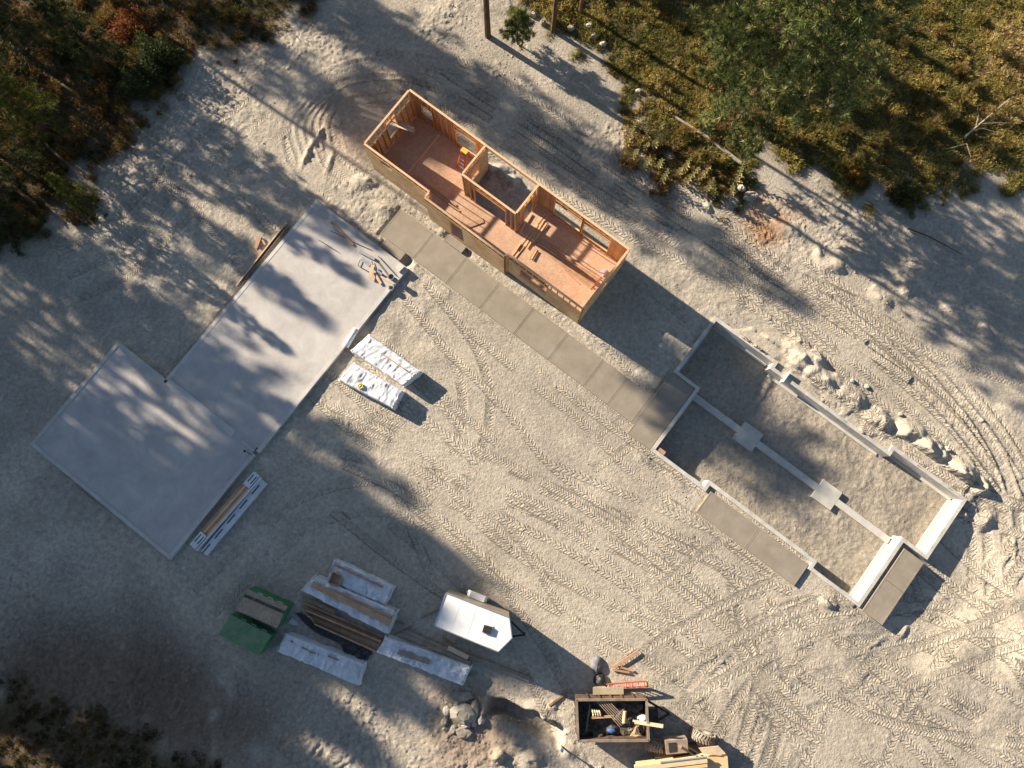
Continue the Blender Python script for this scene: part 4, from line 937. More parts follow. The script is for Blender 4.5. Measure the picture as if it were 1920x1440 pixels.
# green stacks of sheets
for i, (q, h, top, lab) in enumerate([([(464, 1105), (539, 1137), (519, 1178), (443, 1144)], 1.15, 'osb_grey', 'stack of OSB sheets in green wrap, top sheet bare'), ([(432, 1152), (509, 1191), (485, 1230), (410, 1190)], 1.0, 'green_top', 'stack of sheets in green wrap, dusty green top')]):
    c = at(sum(p[0] for p in q) / 4, sum(p[1] for p in q) / 4); zb = ground_z(c.x, c.y)
    e = thing('sheet_stack', Vector((c.x, c.y, zb)), lab, 'sheet stack', 'green wrapped sheet stacks')
    P = [at(p[0], p[1], zb + h) for p in q]; ctr = sum(P, Vector()) / 4
    W = [ctr + (p - ctr) * 1.004 for p in P]
    MB().prism(W, zb + .1, zb + h - .04).build('wrapped_side', 'green_wrap', e)
    MB().prism([ctr + (p - ctr) * .995 for p in P], zb + h - .038, zb + h).build('top_sheet', top, e)
    for s in (.15, .85):
        MB().beam(W[0].lerp(W[1], s) + Vector((0, 0, .05 - h)), W[3].lerp(W[2], s) + Vector((0, 0, .05 - h)), .09, .09).build('bearer', 'old_wood', e)
    if i == 0: MB().beam(P[0].lerp(P[3], .28) + Vector((0, 0, .004)), P[1].lerp(P[2], .28) + Vector((0, 0, .004)), .16, .006).build('dark_band', 'debris', e)
    nrm = (W[1] - W[0]).cross(Vector((0, 0, 1))).normalized() * -1
    for s in (.3, .55, .8):
        a = W[0].lerp(W[1], s) + nrm * .006 + Vector((0, 0, -.22)); d = (W[1] - W[0]).normalized()
        m = MB(); m.beam(a - d * .14 + Vector((0, 0, .08)), a, .02, .05); m.beam(a, a + d * .14 + Vector((0, 0, .08)), .02, .05); m.build('print_mark', 'mark_white', e)
# pallets and lumber in the yard
e, zb = bundle('wrapped_pallet', [(627, 1049), (738, 1102), (723, 1135), (612, 1087)], .55, 'wrap_clear', 'white plastic wrapped pallet with a cardboard box on it', 4, group=GW, rough=.05)
px_stick('pallet_board', (628, 1059), (718, 1101), zb + .68, .11, .04, 'board', 'brown board along the top of the wrapped pallet with the box')
q = [at(x, y, zb + .62) for x, y in ((626, 1071), (642, 1078), (637, 1098), (618, 1091))]
cb_ = thing('cardboard_box', q[0].lerp(q[2], .5), 'open cardboard box standing on the wrapped pallet', 'box')
MB().prism([p for p in q], zb + .6, zb + .63).build('bottom', 'cardboard', cb_)
for k in range(4):
    MB().beam(q[k] + Vector((0, 0, .14)), q[(k + 1) % 4] + Vector((0, 0, .14)), .02, .24).build('side', 'cardboard', cb_)
e, zb = bundle('wrapped_bundle', [(588, 1080), (743, 1148), (727, 1190), (563, 1107)], .75, 'wrap', 'long white wrapped bundle with boards on top, beside the pallet with the box', 5, group=GW, rough=.05)
px_stick('wide_plank', (585, 1095), (733, 1168), zb + .89, .33, .05, 'board', 'wide brown plank on top of the long white bundle')
px_stick('narrow_plank', (628, 1107), (735, 1157), zb + .89, .09, .04, 'board', 'narrow red brown plank on top of the long white bundle')
for i, (p, q, w) in enumerate([((568, 1120), (628, 1148), .2), ((567, 1129), (718, 1194), .12), ((566, 1136), (716, 1200), .1)]):
    px_stick('old_plank', p, q, zb + .28 - .03 * i, w, .05, 'old_wood', ['short dark plank sticking out under the long white bundle', 'upper dark plank between the white bundle and the brown lumber', 'lower dark plank beside the brown lumber stack'][i])
c = at(640, 1180); zb = ground_z(c.x, c.y)
e = thing('lumber_stack', Vector((c.x, c.y, zb)), 'stack of long red brown boards on a black tarp', 'lumber')
for j in range(6):
    for k in range(3):
        p = at(567 + j * 4.2, 1144 + j * 5, zb + .55); q = at(714 - j * 2.0, 1205 + j * 3.2, zb + .55); dz = Vector((0, 0, -.36 + .12 * k))
        MB().beam(p.lerp(q, .01 * ((j * 7 + k * 3) % 4)) + dz, q + dz, .135, .1).build('board', 'board' if (j + k) % 3 else 'old_wood', e)
for s in (.2, .5, .8):
    MB().beam(at(567, 1144, zb + .06).lerp(at(714, 1205, zb + .06), s), at(588, 1169, zb + .06).lerp(at(704, 1221, zb + .06), s), .1, .1).build('bearer', 'old_wood', e)
def sheet(name, pts, mat, lab, cat, seed, lift=.03, amp=.05):
    poly = [at(*p) for p in pts]; xs = [p.x for p in poly]; ys = [p.y for p in poly]; st = .06
    V = {}; F = []; m = MB()
    nx2 = int((max(xs) - min(xs)) / st) + 2; ny2 = int((max(ys) - min(ys)) / st) + 2
    gxx = np.array([[min(xs) + i * st for i in range(nx2)] for j in range(ny2)]); gyy = np.array([[min(ys) + j * st for i in range(nx2)] for j in range(ny2)])
    ins = inpoly([(p.x, p.y) for p in poly], gxx, gyy)
    for j in range(ny2 - 1):
        for i in range(nx2 - 1):
            if ins[j, i] and ins[j + 1, i] and ins[j, i + 1] and ins[j + 1, i + 1]:
                f = []
                for (a, b) in ((j, i), (j, i + 1), (j + 1, i + 1), (j + 1, i)):
                    if (a, b) not in V:
                        x, y = gxx[a, b], gyy[a, b]; V[(a, b)] = len(m.v)
                        m.v.append(Vector((x, y, ground_z(x, y) + lift + amp * abs(mnoise.noise(Vector((x * 2.3 + seed, y * 2.3, 0)))) + amp * .6 * abs(mnoise.noise(Vector((x * 6 + seed, y * 6, 3)))))))
                    f.append(V[(a, b)])
                m.f.append(tuple(f))
    o = m.build(name, mat, None, True); return tag(o, lab, cat)
sheet('black_tarp', [(552, 1149), (569, 1147), (600, 1172), (702, 1221), (690, 1238), (652, 1246), (640, 1210), (588, 1184)], 'black_tarp', 'crumpled black tarp under the red brown boards', 'tarp', 3, .04, .16)
sheet('plastic_scrap', [(549, 1155), (569, 1173), (537, 1170)], 'wrap', 'small white plastic scrap beside the black tarp', 'plastic', 5, .05, .1)
e, zb = bundle('wrapped_bundle', [(535, 1188), (681, 1246), (672, 1287), (517, 1220)], .62, 'wrap', 'long white wrapped bundle nearest the green stacks, below the black tarp', 6, group=GW, rough=.055)
for i, (p, q) in enumerate([((542, 1200), (556, 1208)), ((566, 1214), (580, 1220)), ((580, 1222), (598, 1227)), ((615, 1230), (636, 1238))]):
    MB().beam(at(*p, zb + .69), at(*q, zb + .69), .07, .012).build('tear', 'old_wood', e)
e, zb = bundle('wrapped_bundle', [(722, 1194), (884, 1251), (867, 1286), (705, 1223)], .55, 'wrap_clear', 'long white wrapped bundle below the white trailer', 7, group=GW, rough=.05)
MB().prism([at(752, 1212, 0), at(811, 1232, 0), at(806, 1240, 0), at(748, 1220, 0)], zb + .56, zb + .68).build('bare_patch', 'grey_board', e)
strap(e, [(722, 1194), (884, 1251), (867, 1286), (705, 1223)], .57, zb, .15, 'mark_white', .06)
for i, (p, q, w, mt, lab) in enumerate([((760, 1184), (876, 1234), .2, 'grey_board', 'grey plank, upper of two behind the bundle below the trailer'), ((760, 1192), (882, 1244), .18, 'grey_board', 'grey plank, lower of two behind the bundle below the trailer'), ((876, 1231), (993, 1274), .27, 'grey_board', 'long brown plank reaching right from the bundle below the trailer'), ((840, 1214), (878, 1233), .24, 'pale_board', 'short pale sunlit plank lying on the grey planks')]):
    c = at(*p); px_stick('plank', p, q, ground_z(c.x, c.y) + (.16 if i == 2 else .24 + .06 * i), w, .06, mt, lab, group='planks below the trailer')
for i, (p, q, lab) in enumerate([((790, 1158), (827, 1140), 'thin stick at the rear of the white trailer'), ((740, 1189), (773, 1173), 'thin stick between the bundles and the trailer'), ((735, 1163), (757, 1169), 'short brown stick at the end of the long white bundle'), ((1029, 1322), (1063, 1298), 'lone grey board on the dirt left of the dump trailer'), ((830, 1196), (850, 1207), 'broken brown wood scrap between trailer and planks')]):
    c = at(*p); c2 = at(*q); stick('stick', Vector((c.x, c.y, ground_z(c.x, c.y) + .05)), Vector((c2.x, c2.y, ground_z(c2.x, c2.y) + .05)), .1 if i > 2 else .06, .06, 'old_wood', lab, 'stick')

# ------------------------------------------------------------------ white cargo trailer
c = at(885, 1165); zb = ground_z(c.x, c.y); zt = zb + 2.15
e = thing('cargo_trailer', Vector((c.x, c.y, zb)), 'enclosed cargo trailer with white roof, pointed nose and square roof vent', 'trailer')
R5 = [at(x, y, zt) for x, y in ((836, 1112), (955, 1158), (960, 1196), (934, 1222), (814, 1173))]
ctr = sum(R5, Vector()) / 5
MB().prism([ctr + (p - ctr) * .985 for p in R5], zb + .45, zt - .05).build('body', 'trailer_side', e)
m = MB(); m.prism(R5, zt - .048, zt); ro = m.build('roof', 'white_paint', e)
for k in range(5): MB().beam(R5[k] + Vector((0, 0, -.02)), R5[(k + 1) % 5] + Vector((0, 0, -.02)), .05, .09).build('roof_rail', 'aluminium', e)
vq = [at(x, y, zt) for x, y in ((908, 1171), (923, 1175), (919, 1188), (904, 1184))]
MB().prism(vq, zt + .003, zt + .14).build('roof_vent', 'black_metal', ro)
vc = sum(vq, Vector()) / 4; MB().prism([vc + (p - vc) * 1.25 for p in vq], zt + .001, zt + .03).build('vent_flange', 'white_paint', ro)
for s in (.25, .5, .75): MB().beam(R5[0].lerp(R5[1], s) + Vector((0, 0, .003)), R5[4].lerp(R5[3], s) + Vector((0, 0, .003)), .02, .006).build('roof_seam', 'white_paint', ro)
up = (R5[0] - R5[4]).normalized(); lg = (R5[1] - R5[0]).normalized()
fc = R5[0].lerp(R5[1], .5); fc.z = zb
for sgn, base in ((1, R5[0].lerp(R5[1], .46)), (-1, R5[4].lerp(R5[3], .46))):
    b0 = Vector((base.x, base.y, zb)) + up * (.16 * sgn)
    fe = MB().hexa([b0 - lg * .55 - up * .15 + Vector((0, 0, .5)), b0 + lg * .55 - up * .15 + Vector((0, 0, .5)), b0 + lg * .55 + up * .15 + Vector((0, 0, .5)), b0 - lg * .55 + up * .15 + Vector((0, 0, .5))],
                   [b0 - lg * .4 - up * .15 + Vector((0, 0, .82)), b0 + lg * .4 - up * .15 + Vector((0, 0, .82)), b0 + lg * .4 + up * .15 + Vector((0, 0, .82)), b0 - lg * .4 + up * .15 + Vector((0, 0, .82))]).build('fender', 'white_paint', e)
    for d in (-.3, .3):
        w = MB().ring(b0 + lg * d + Vector((0, 0, .33)), up, .22, .11, 20, 8, .8).build('tyre', 'rubber', e, True)
        MB().tube(b0 + lg * d + Vector((0, 0, .33)) - up * .06, b0 + lg * d + Vector((0, 0, .33)) + up * .06, .17, n=12).build('rim', 'aluminium', w)
tip = at(984, 1190, zb + .5)
for p in (R5[1], R5[3]):
    a = Vector((p.x, p.y, zb + .45)).lerp(Vector((R5[2].x, R5[2].y, zb + .45)), .5); MB().beam(a, tip, .08, .1).build('tongue_bar', 'black_metal', e)
MB().tube(tip + Vector((0, 0, -.45)), tip + Vector((0, 0, .25)), .035).build('jack', 'black_metal', e)

# ------------------------------------------------------------------ dump trailer and its load
c = at(1148, 1350); zb = ground_z(c.x, c.y); zt = zb + 1.45; zf = zb + .6
e = thing('dump_trailer', Vector((c.x, c.y, zb)), 'rusty dump trailer full of rubbish beside the red ladder', 'trailer')
D4 = [at(x, y, zt) for x, y in ((1081, 1312), (1212, 1311), (1216, 1388), (1084, 1389))]
for k in range(4):
    a, b = D4[k], D4[(k + 1) % 4]; inw = ((D4[(k + 3) % 4] - a)).normalized() * .03
    a2, b2 = Vector((a.x, a.y, zf)), Vector((b.x, b.y, zf))
    MB().hexa([a2, b2, b2 + inw, a2 + inw], [a, b, b + inw, a + inw]).build('side_wall', 'rust', e)
    MB().beam(a + Vector((0, 0, .03)), b + Vector((0, 0, .03)), .11, .08).build('top_rail', 'rim_steel', e)
    for s in (.17, .34, .5, .66, .83):
        p = a.lerp(b, s) - inw * 1.6; MB().beam(Vector((p.x, p.y, zf)), p, .07, .06).build('side_rib', 'rust', e)
MB().prism(D4, zf - .1, zf).build('floor', 'rust', e)
lg = (D4[1] - D4[0]).normalized(); up = (D4[0] - D4[3]).normalized()
for sgn, k0, k1 in ((1, 0, 1), (-1, 3, 2)):
    for s in (.38, .58):
        p = D4[k0].lerp(D4[k1], s) + up * (.22 * sgn); p = Vector((p.x, p.y, zb + .38))
        w = MB().ring(p, up, .26, .12, 20, 8, .85).build('tyre', 'rubber', e, True); MB().tube(p - up * .07, p + up * .07, .18, n=12).build('rim', 'rim_steel', w)
    p = D4[k0].lerp(D4[k1], .48) + up * (.24 * sgn)
    MB().beam(Vector((p.x, p.y, zb + .84)) - lg * .78, Vector((p.x, p.y, zb + .84)) + lg * .78, .34, .06).build('mudguard', 'tan_paint', e)
tip = D4[1].lerp(D4[2], .5) + lg * 1.3; tip.z = zb + .5
for s in (.12, .88):
    a = D4[1].lerp(D4[2], s); a.z = zb + .5; MB().beam(a, tip, .1, .12).build('tongue_bar', 'black_metal', e)
a = D4[1].lerp(D4[2], .5) + lg * .45; a.z = zb + .62; MB().beam(a - up * .3, a + up * .3, .45, .35).build('pump_box', 'black_metal', e)
MB().tube(tip + Vector((0, 0, -.5)), tip + Vector((0, 0, .3)), .04).build('jack', 'black_metal', e)
# rubbish: a dark heap plus the pieces one can pick out
m = MB(); n_ = 17
for j in range(11):
    for i in range(n_):
        p = D4[0].lerp(D4[1], .03 + .94 * i / (n_ - 1)).lerp(D4[3].lerp(D4[2], .03 + .94 * i / (n_ - 1)), .04 + .92 * j / 10)
        m.v.append(Vector((p.x, p.y, zf + .22 + .22 * mnoise.noise(Vector((i * .55, j * .6, 2))) + .12 * random.random())))
for j in range(10):
    for i in range(n_ - 1): m.f.append((j * n_ + i, (j + 1) * n_ + i, (j + 1) * n_ + i + 1, j * n_ + i + 1))
o = m.build('rubbish_heap', 'debris'); tag(o, 'dark heap of mixed rubbish filling the dump trailer', 'rubbish', kind='stuff')
ZR = zf + .52
def DZ_(x, y, z=None): return at(1020 + x / 4.571, 1180 + y / 4.571, ZR if z is None else z)
for i in range(4):
    a = DZ_(408 + i * 20, 678 + i * 4); b = DZ_(420 + i * 20, 752); mid = a.lerp(b, .5) + Vector((.05, 0, .12))
    o = MB().path([a, mid, b], [.05, .055, .04], 6).build('foam_offcut', 'cream_paint', None, True); tag(o, 'curved cream foam strip, %s from the left in the dump trailer' % ORD[i], 'foam', 'foam strips in the dump trailer')
for i in range(6):
    a = DZ_(440 + i * 26, 605 + i * 5, ZR + .3); b = DZ_(650 + i * 14, 835 - i * 10, ZR + .05 + .025 * i); stick('lath', a, b, .028, .02, 'pale_board', 'thin wood lath, %s of the fan of laths in the dump trailer' % ORD[i], 'lath', 'laths in the dump trailer')
for i, (p, q, w, mt, lab) in enumerate([((402, 757), (598, 745), .12, 'board', 'brown board lying lengthwise under the foam strips'), ((760, 783), (1022, 822), .09, 'pale_board', 'upper pale board poking out over the right end of the dump trailer'), ((775, 800), (1020, 838), .09, 'pale_board', 'lower pale board poking out over the right end of the dump trailer'), ((690, 672), (610, 760), .05, 'grey_board', 'grey stick crossing the laths'), ((815, 825), (725, 868), .05, 'old_wood', 'short dark stick near the wedge of plywood'), ((395, 640), (360, 880), .06, 'rim_steel', 'thin metal bar at the left end of the rubbish')]):
    stick('rubbish_board', DZ_(*p, z=ZR + .12 + .07 * i if i in (1, 2) else ZR + .06), DZ_(*q, z=zt + .10 + .05 * i if i in (1, 2) else ZR + .06), w, .045, mt, lab, 'board')
o = MB().tube(DZ_(692, 702, ZR + .2), DZ_(685, 802, ZR + .2), .09, n=14).build('cardboard_tube', 'cream_paint'); tag(o, 'short cream cardboard tube in the dump trailer', 'tube')
o = MB().prism([DZ_(755, 755, 0), DZ_(740, 835, 0), DZ_(702, 838, 0)], ZR + .16, ZR + .2).build('plywood_wedge', 'osb'); tag(o, 'wedge of plywood on the rubbish', 'plywood')
def lump(name, px, py, rx, ry, h, mat, lab, cat, z0=None, seed=0, amp=.25, group=None):
    c = at(px, py); zb = ground_z(c.x, c.y) if z0 is None else z0; m = MB(); n, k = 14, 7
    m.v.append(Vector((c.x, c.y, zb + h)))
    for j in range(1, k + 1):
        for i in range(n):
            a = 6.283 * i / n; f = j / k; w = 1 + amp * mnoise.noise(Vector((math.cos(a) * 1.3 + seed, math.sin(a) * 1.3, f * 2))) + amp * .5 * mnoise.noise(Vector((math.cos(a) * 3 + seed, math.sin(a) * 3, f * 5)))
            rr = math.sin(f * 1.62); m.v.append(Vector((c.x + rx * rr * w * math.cos(a), c.y + ry * rr * w * math.sin(a), zb - .04 + (h + .04) * max(0, math.cos(f * 1.57)) * (w * .5 + .5))))
    for i in range(n): m.f.append((0, 1 + i, 1 + (i + 1) % n))
    for j in range(k - 1):
        for i in range(n): m.f.append((1 + j * n + i, 1 + (j + 1) * n + i, 1 + (j + 1) * n + (i + 1) % n, 1 + j * n + (i + 1) % n))
    o = m.build(name, mat, None, True); return tag(o, lab, cat, group)
for x, y, rx, ry, h, mt, nm, lab in [(820, 720, .3, .3, .25, 'wrap_clear', 'plastic_bag', 'crumpled clear plastic at the right end of the rubbish'), (560, 815, .26, .16, .2, 'blue_paint', 'blue_bag', 'faded blue bag in the middle of the rubbish'), (770, 880, .4, .16, .15, 'cardboard', 'flattened_carton', 'flattened brown carton near the lower rail of the dump trailer'), (620, 650, .3, .12, .16, 'grey_plastic', 'grey_sheet', 'grey sheet scrap near the upper rail of the dump trailer'), (450, 860, .3, .2, .2, 'debris', 'rubbish_sack', 'dark rubbish sack at the lower left of the dump trailer')]:
    lump(nm, 1020 + x / 4.571, 1180 + y / 4.571, rx, ry, h, mt, lab, 'rubbish', zf + .28, x)
# red ladder on edge behind the dump trailer
c = at(1172, 1288); zb = ground_z(c.x, c.y)
e = thing('ladder', Vector((c.x, c.y, zb)), 'red ladder with white rungs lying on edge above the dump trailer', 'ladder')
a0, a1 = at(1133, 1290, zb + .12), at(1214, 1287, zb + .12); b0, b1 = at(1137, 1283, zb + .62), at(1213, 1277, zb + .62)
MB().beam(a0, a1, .05, .09).build('rail', 'red_paint', e); MB().beam(b0, b1, .05, .09).build('rail', 'red_paint', e)
for k in range(7):
    s = .07 + .143 * k; MB().tube(a0.lerp(a1, s), b0.lerp(b1, s), .022, n=8).build('rung', 'white_paint', e)
MB().beam(a1.lerp(b1, -.05), a1.lerp(b1, 1.05), .08, .06).build('foot', 'yellow_paint', e)
# sacks and offcuts
lump('grey_sack', 1119, 1246, .32, .5, .28, mat_noise('grey_sacking', (.10, .10, .11), (.22, .22, .23), 4, .6, .6, 9), 'grey rubbish sack standing on sunlit dirt near the offcuts', 'sack', seed=3)
lump('black_sack', 1124, 1274, .32, .32, .34, 'black_tarp', 'shiny black rubbish sack between the grey sack and the ladder', 'sack', seed=8, amp=.4)
for i, (p, q, w, lab) in enumerate([((1197, 1221), (1149, 1251), .14, 'longest brown offcut lying beside the grey sack'), ((1159, 1250), (1188, 1258), .09, 'short brown offcut, upper of two beside the grey sack'), ((1147, 1255), (1180, 1261), .09, 'short brown offcut, lower of two beside the grey sack')]):
    c = at(*p); px_stick('offcut', p, q, ground_z(c.x, c.y) + .1 + .05 * (i == 0), w, .06, 'board', lab)
# pegged stake with blue cap
c = at(1052, 1397); zb = ground_z(c.x, c.y); e = thing('survey_stake', Vector((c.x, c.y, zb)), 'thin stake with a blue cap standing beside the trench', 'stake')
tp_ = at(1051, 1399, zb + .75); MB().beam(Vector((c.x, c.y, zb - .1)), Vector((c.x, c.y, zb + .7)), .06, .06).build('post', 'grey_board', e); MB().tube(Vector((c.x, c.y, zb + .66)), Vector((c.x, c.y, zb + .82)), .09, .07, 12).build('cap', 'blue_paint', e)

# ------------------------------------------------------------------ tractor loader at the bottom edge
c = at(1290, 1425); zb = ground_z(c.x, c.y)
e = thing('loader_tractor', Vector((c.x, c.y, zb)), 'orange yellow loader with lugged tyres cut off by the bottom edge', 'loader')
def tyre(px, py, R, r, ax, z):
    p = at(px, py, zb + z); t = MB().ring(p, ax, R - r, r, 28, 10, 1.25).build('tyre', 'rubber', e, True)
    m = MB(); axn = Vector(ax).normalized(); x = axn.orthogonal().normalized(); y = axn.cross(x)
    for k in range(22):
        for sg in (-1, 1):
            a = 6.283 * (k + (.25 if sg > 0 else 0)) / 22; d = x * math.cos(a) + y * math.sin(a); a2 = a + .13; d2 = x * math.cos(a2) + y * math.sin(a2)
            m.beam(p + d * (R * .995) + axn * (sg * .02), p + d2 * (R * .97) + axn * (sg * r * 1.1), .06, .07, up=d)
    m.build('lug', 'rubber', t); MB().tube(p - axn * r * .7, p + axn * r * .7, R * .5, n=16).build('rim', 'cream_paint', t)
axv = Vector((.25, 1, 0))
tyre(1319, 1381, .55, .20, axv, .55); tyre(1228, 1397, .50, .19, Vector((.1, 1, 0)), .5)
tyre(1345, 1470, .55, .20, axv, .55); tyre(1235, 1475, .50, .19, axv, .5)
def lq(pts, z): return [at(x, y, zb + z) for x, y in pts]
MB().prism(lq([(1225, 1402), (1330, 1396), (1340, 1462), (1235, 1468)], .9), zb + .45, zb + .9).build('chassis', 'black_metal', e)
MB().prism(lq([(1247, 1389), (1289, 1386), (1291, 1411), (1250, 1415)], 1.25), zb + .6, zb + 1.25).build('engine_cover', 'rim_steel', e)
MB().prism(lq([(1253, 1393), (1268, 1392), (1269, 1409), (1255, 1411)], 1.27), zb + 1.252, zb + 1.28).build('hood_panel', 'black_metal', e)
MB().tube(at(1276, 1400, zb + 1.24), at(1276, 1400, zb + 1.42), .07, n=12).build('exhaust', 'rim_steel', e)
MB().prism(lq([(1328, 1420), (1364, 1418), (1368, 1470), (1200, 1476), (1197, 1440)], 1.55), zb + .7, zb + 1.55).build('body', 'orange_paint', e)
a, b = at(1190, 1440, zb + 1.75), at(1325, 1424, zb + 1.75)
MB().beam(a, b, .24, .22).build('boom', 'cream_paint', e); MB().beam(a.lerp(b, .1) + Vector((0, -.25, .0)), b + Vector((0, -.25, 0)), .14, .2).build('boom_side', 'orange_paint', e)
MB().tube(a.lerp(b, .35) + Vector((0, .16, .1)), b + Vector((0, .16, .1)), .05, n=10).build('hydraulic_ram', 'aluminium', e)
MB().prism(lq([(1311, 1404), (1348, 1400), (1360, 1412), (1352, 1418), (1318, 1414)], 1.7), zb + 1.56, zb + 1.62).build('cracked_cover', 'pale_board', e)
for i, (p, q) in enumerate([((1285, 1404), (1300, 1416)), ((1292, 1402), (1310, 1412))]): MB().tube(at(*p, zb + 1.45), at(*q, zb + 1.6), .04, n=8).build('hose', 'black_metal', e)

# ------------------------------------------------------------------ rocks
def rock(px, py, wpx, hpx, hz, lab, seed, mat='stone', z=None, group='rocks'):
    R = np.random.default_rng(seed); c = at(px, py); zb = ground_z(c.x, c.y) - .04 if z is None else z
    rx, ry = wpx / 68, hpx / 68; n = 9; m = MB(); rs = R.uniform(.8, 1.12, n); rot = R.uniform(0, 6)
    for lv, (f, zz) in enumerate([(1.0, 0), (1.06, .45), (.86, .85), (.5, 1.0)]):
        for i in range(n):
            a = 6.283 * i / n; k = f * rs[i] * R.uniform(.93, 1.07)
            m.v.append(Vector((c.x + rx * k * math.cos(a), c.y + ry * k * math.sin(a), zb + hz * zz * R.uniform(.9, 1.1))))
    for lv in range(3):
        for i in range(n): m.f.append((lv * n + i, lv * n + (i + 1) % n, (lv + 1) * n + (i + 1) % n, (lv + 1) * n + i))
    m.f.append(tuple(3 * n + i for i in range(n)))
    o = m.build('rock', mat); return tag(o, lab, 'rock', group)
for i, (x, y, w, h, hz, mt, lab) in enumerate([(861, 1306, 51, 23, .3, 'stone', 'broad flat rock at the top of the rock pile'), (869, 1336, 47, 38, .45, 'stone', 'biggest rock in the middle of the rock pile'), (838, 1332, 16, 16, .25, 'pale_stone', 'pale rock at the left of the rock pile'),
    (874, 1355, 15, 16, .3, 'pale_stone', 'pale rock just below the biggest rock'), (888, 1356, 11, 11, .25, 'pale_stone', 'small pale rock below right of the biggest rock'), (902, 1348, 14, 17, .3, 'pale_stone', 'pale blue-grey rock at the right of the rock pile'), (870, 1371, 30, 20, .25, 'stone', 'flat rock at the bottom of the rock pile'),
    (891, 1326, 15, 26, .3, 'stone', 'upright rock right of the biggest rock'), (851, 1366, 12, 16, .2, 'stone', 'narrow rock at the lower left of the rock pile'), (834, 1351, 14, 16, .2, 'stone', 'brown rock below the pale left one'), (857, 1317, 14, 9, .32, 'stone', 'small wedge rock under the broad flat one'), (885, 1262, 20, 13, .08, 'stone', 'flat green-grey stone at the end of the bundle below the trailer'), (878, 1291, 16, 9, .08, 'stone', 'thin flat stone above the rock pile'),
    (940, 335, 16, 14, .3, 'mud_rock', 'large dirt boulder on the heap inside the porch'), (958, 350, 12, 12, .28, 'mud_rock', 'smaller dirt boulder on the heap inside the porch'),
    (1388, 355, 16, 13, .35, 'pale_stone', 'pale boulder below the mullein clump'), (1405, 372, 26, 20, .45, 'stone', 'grey boulder on the orange dirt heap'), (1625, 725, 8, 8, .2, 'pale_stone', 'round pale stone on the heaps above the foundation'), (1687, 777, 9, 8, .2, 'pale_stone', 'round pale stone right of the others on the heaps'), (1775, 843, 12, 11, .25, 'pale_stone', 'pale stone on the highest dirt heap by the foundation'), (1598, 714, 8, 8, .2, 'pale_stone', 'small stone leftmost on the heaps above the foundation'),
    (1000, 30, 12, 12, .3, 'pale_stone', 'grey boulder beside the young pine'), (1018, 45, 14, 11, .3, 'stone', 'dark boulder at the foot of the thin dark trunk'), (1070, 55, 14, 12, .3, 'pale_stone', 'pale boulder between the thin trunks at the top'), (1105, 50, 14, 11, .3, 'pale_stone', 'pale boulder below the grey thin trunk'), (1115, 70, 16, 12, .35, 'stone', 'grey boulder at the edge of the golden grass'), (1130, 85, 14, 10, .3, 'pale_stone', 'lowest pale boulder at the edge of the golden grass'), (1197, 172, 12, 10, .25, 'pale_stone', 'pale stone at the edge of the brush above the mullein clump'),
    (1558, 200, 12, 9, .2, 'pale_stone', 'pale stone in the shade right of the big pine'), (1583, 270, 10, 8, .2, 'pale_stone', 'twin pale stone in the shaded grass at right')]):
    rock(x, y, w, h, hz, lab, 200 + i, mt, group='scattered rocks')
# gravel: uncountable small stones, denser on the rocky banks
def gravel(n, seed, polys, smin, smax, lab, colr):
    R = np.random.default_rng(seed); Ps = []; Cs = []
    oct_ = np.array([(1, 0, 0), (0, 1, 0), (-1, 0, 0), (0, -1, 0), (0, 0, 1)]); of = np.array([(0, 1, 4), (1, 2, 4), (2, 3, 4), (3, 0, 4)])
    ii = R.integers(0, NX * NY, n * 12); j, i = ii // NX, ii % NX
    pr = rocky[j, i] * .9 + .03; pr[(TK[j, i] > .2)] *= .1
    for (u0, u1, v0, v1) in [(-18.6, -11.7, -7.3, 5.9), (-22.1, -11.8, -14.5, -7.1), (-14.5, 3.5, 6.3, 8.5), (-17.2, -2.2, 8.8, 13.4), (3.3, 5.1, 5.8, 10.2), (8.8, 15.4, 4.6, 6.2), (18.5, 20.2, 5.7, 10.2)]: pr[urect(u0, u1, v0, v1)[j, i]] = 0
    k = R.random(len(ii)) < pr; j, i = j[k][:n], i[k][:n]; n = len(i)
    s = smin + (smax - smin) * R.random(n)**3.5
    x = gx[i] + R.uniform(-.03, .03, n); y = gy[j] + R.uniform(-.03, .03, n); z = Z[j, i]
    sc = np.stack([s * R.uniform(.7, 1.3, n), s * R.uniform(.7, 1.3, n), s * R.uniform(.5, .9, n)], 1); a = R.uniform(0, 6.28, n); ca, sa = np.cos(a), np.sin(a)
    v = oct_[None] * sc[:, None, :] * R.uniform(.75, 1.25, (n, 5, 1)); vx = v[..., 0] * ca[:, None] - v[..., 1] * sa[:, None]; vy = v[..., 0] * sa[:, None] + v[..., 1] * ca[:, None]
    P = np.stack([vx + x[:, None], vy + y[:, None], v[..., 2] + z[:, None] - .01], -1).reshape(-1, 3)
    F = (of[None] + 5 * np.arange(n)[:, None, None]).reshape(-1, 3)
    c = np.repeat(C[j, i] * R.uniform(.75, 1.2, (n, 1)), 5, 0)
    o = fast_mesh('gravel', P, F, 'leaf_stone', cols=c); tag(o, lab, 'gravel', kind='stuff')
m_, nt_, b_ = new_mat('gravel_stone'); a_ = N(nt_, 'ShaderNodeAttribute', attribute_name='Col'); nt_.links.new(a_.outputs['Color'], b_.inputs['Base Color']); b_.inputs['Roughness'].default_value = .95; M['leaf_stone'] = m_
gravel(16000, 71, None, .015, .085, 'loose stones and clods strewn over the dirt banks', (.36, .315, .25))

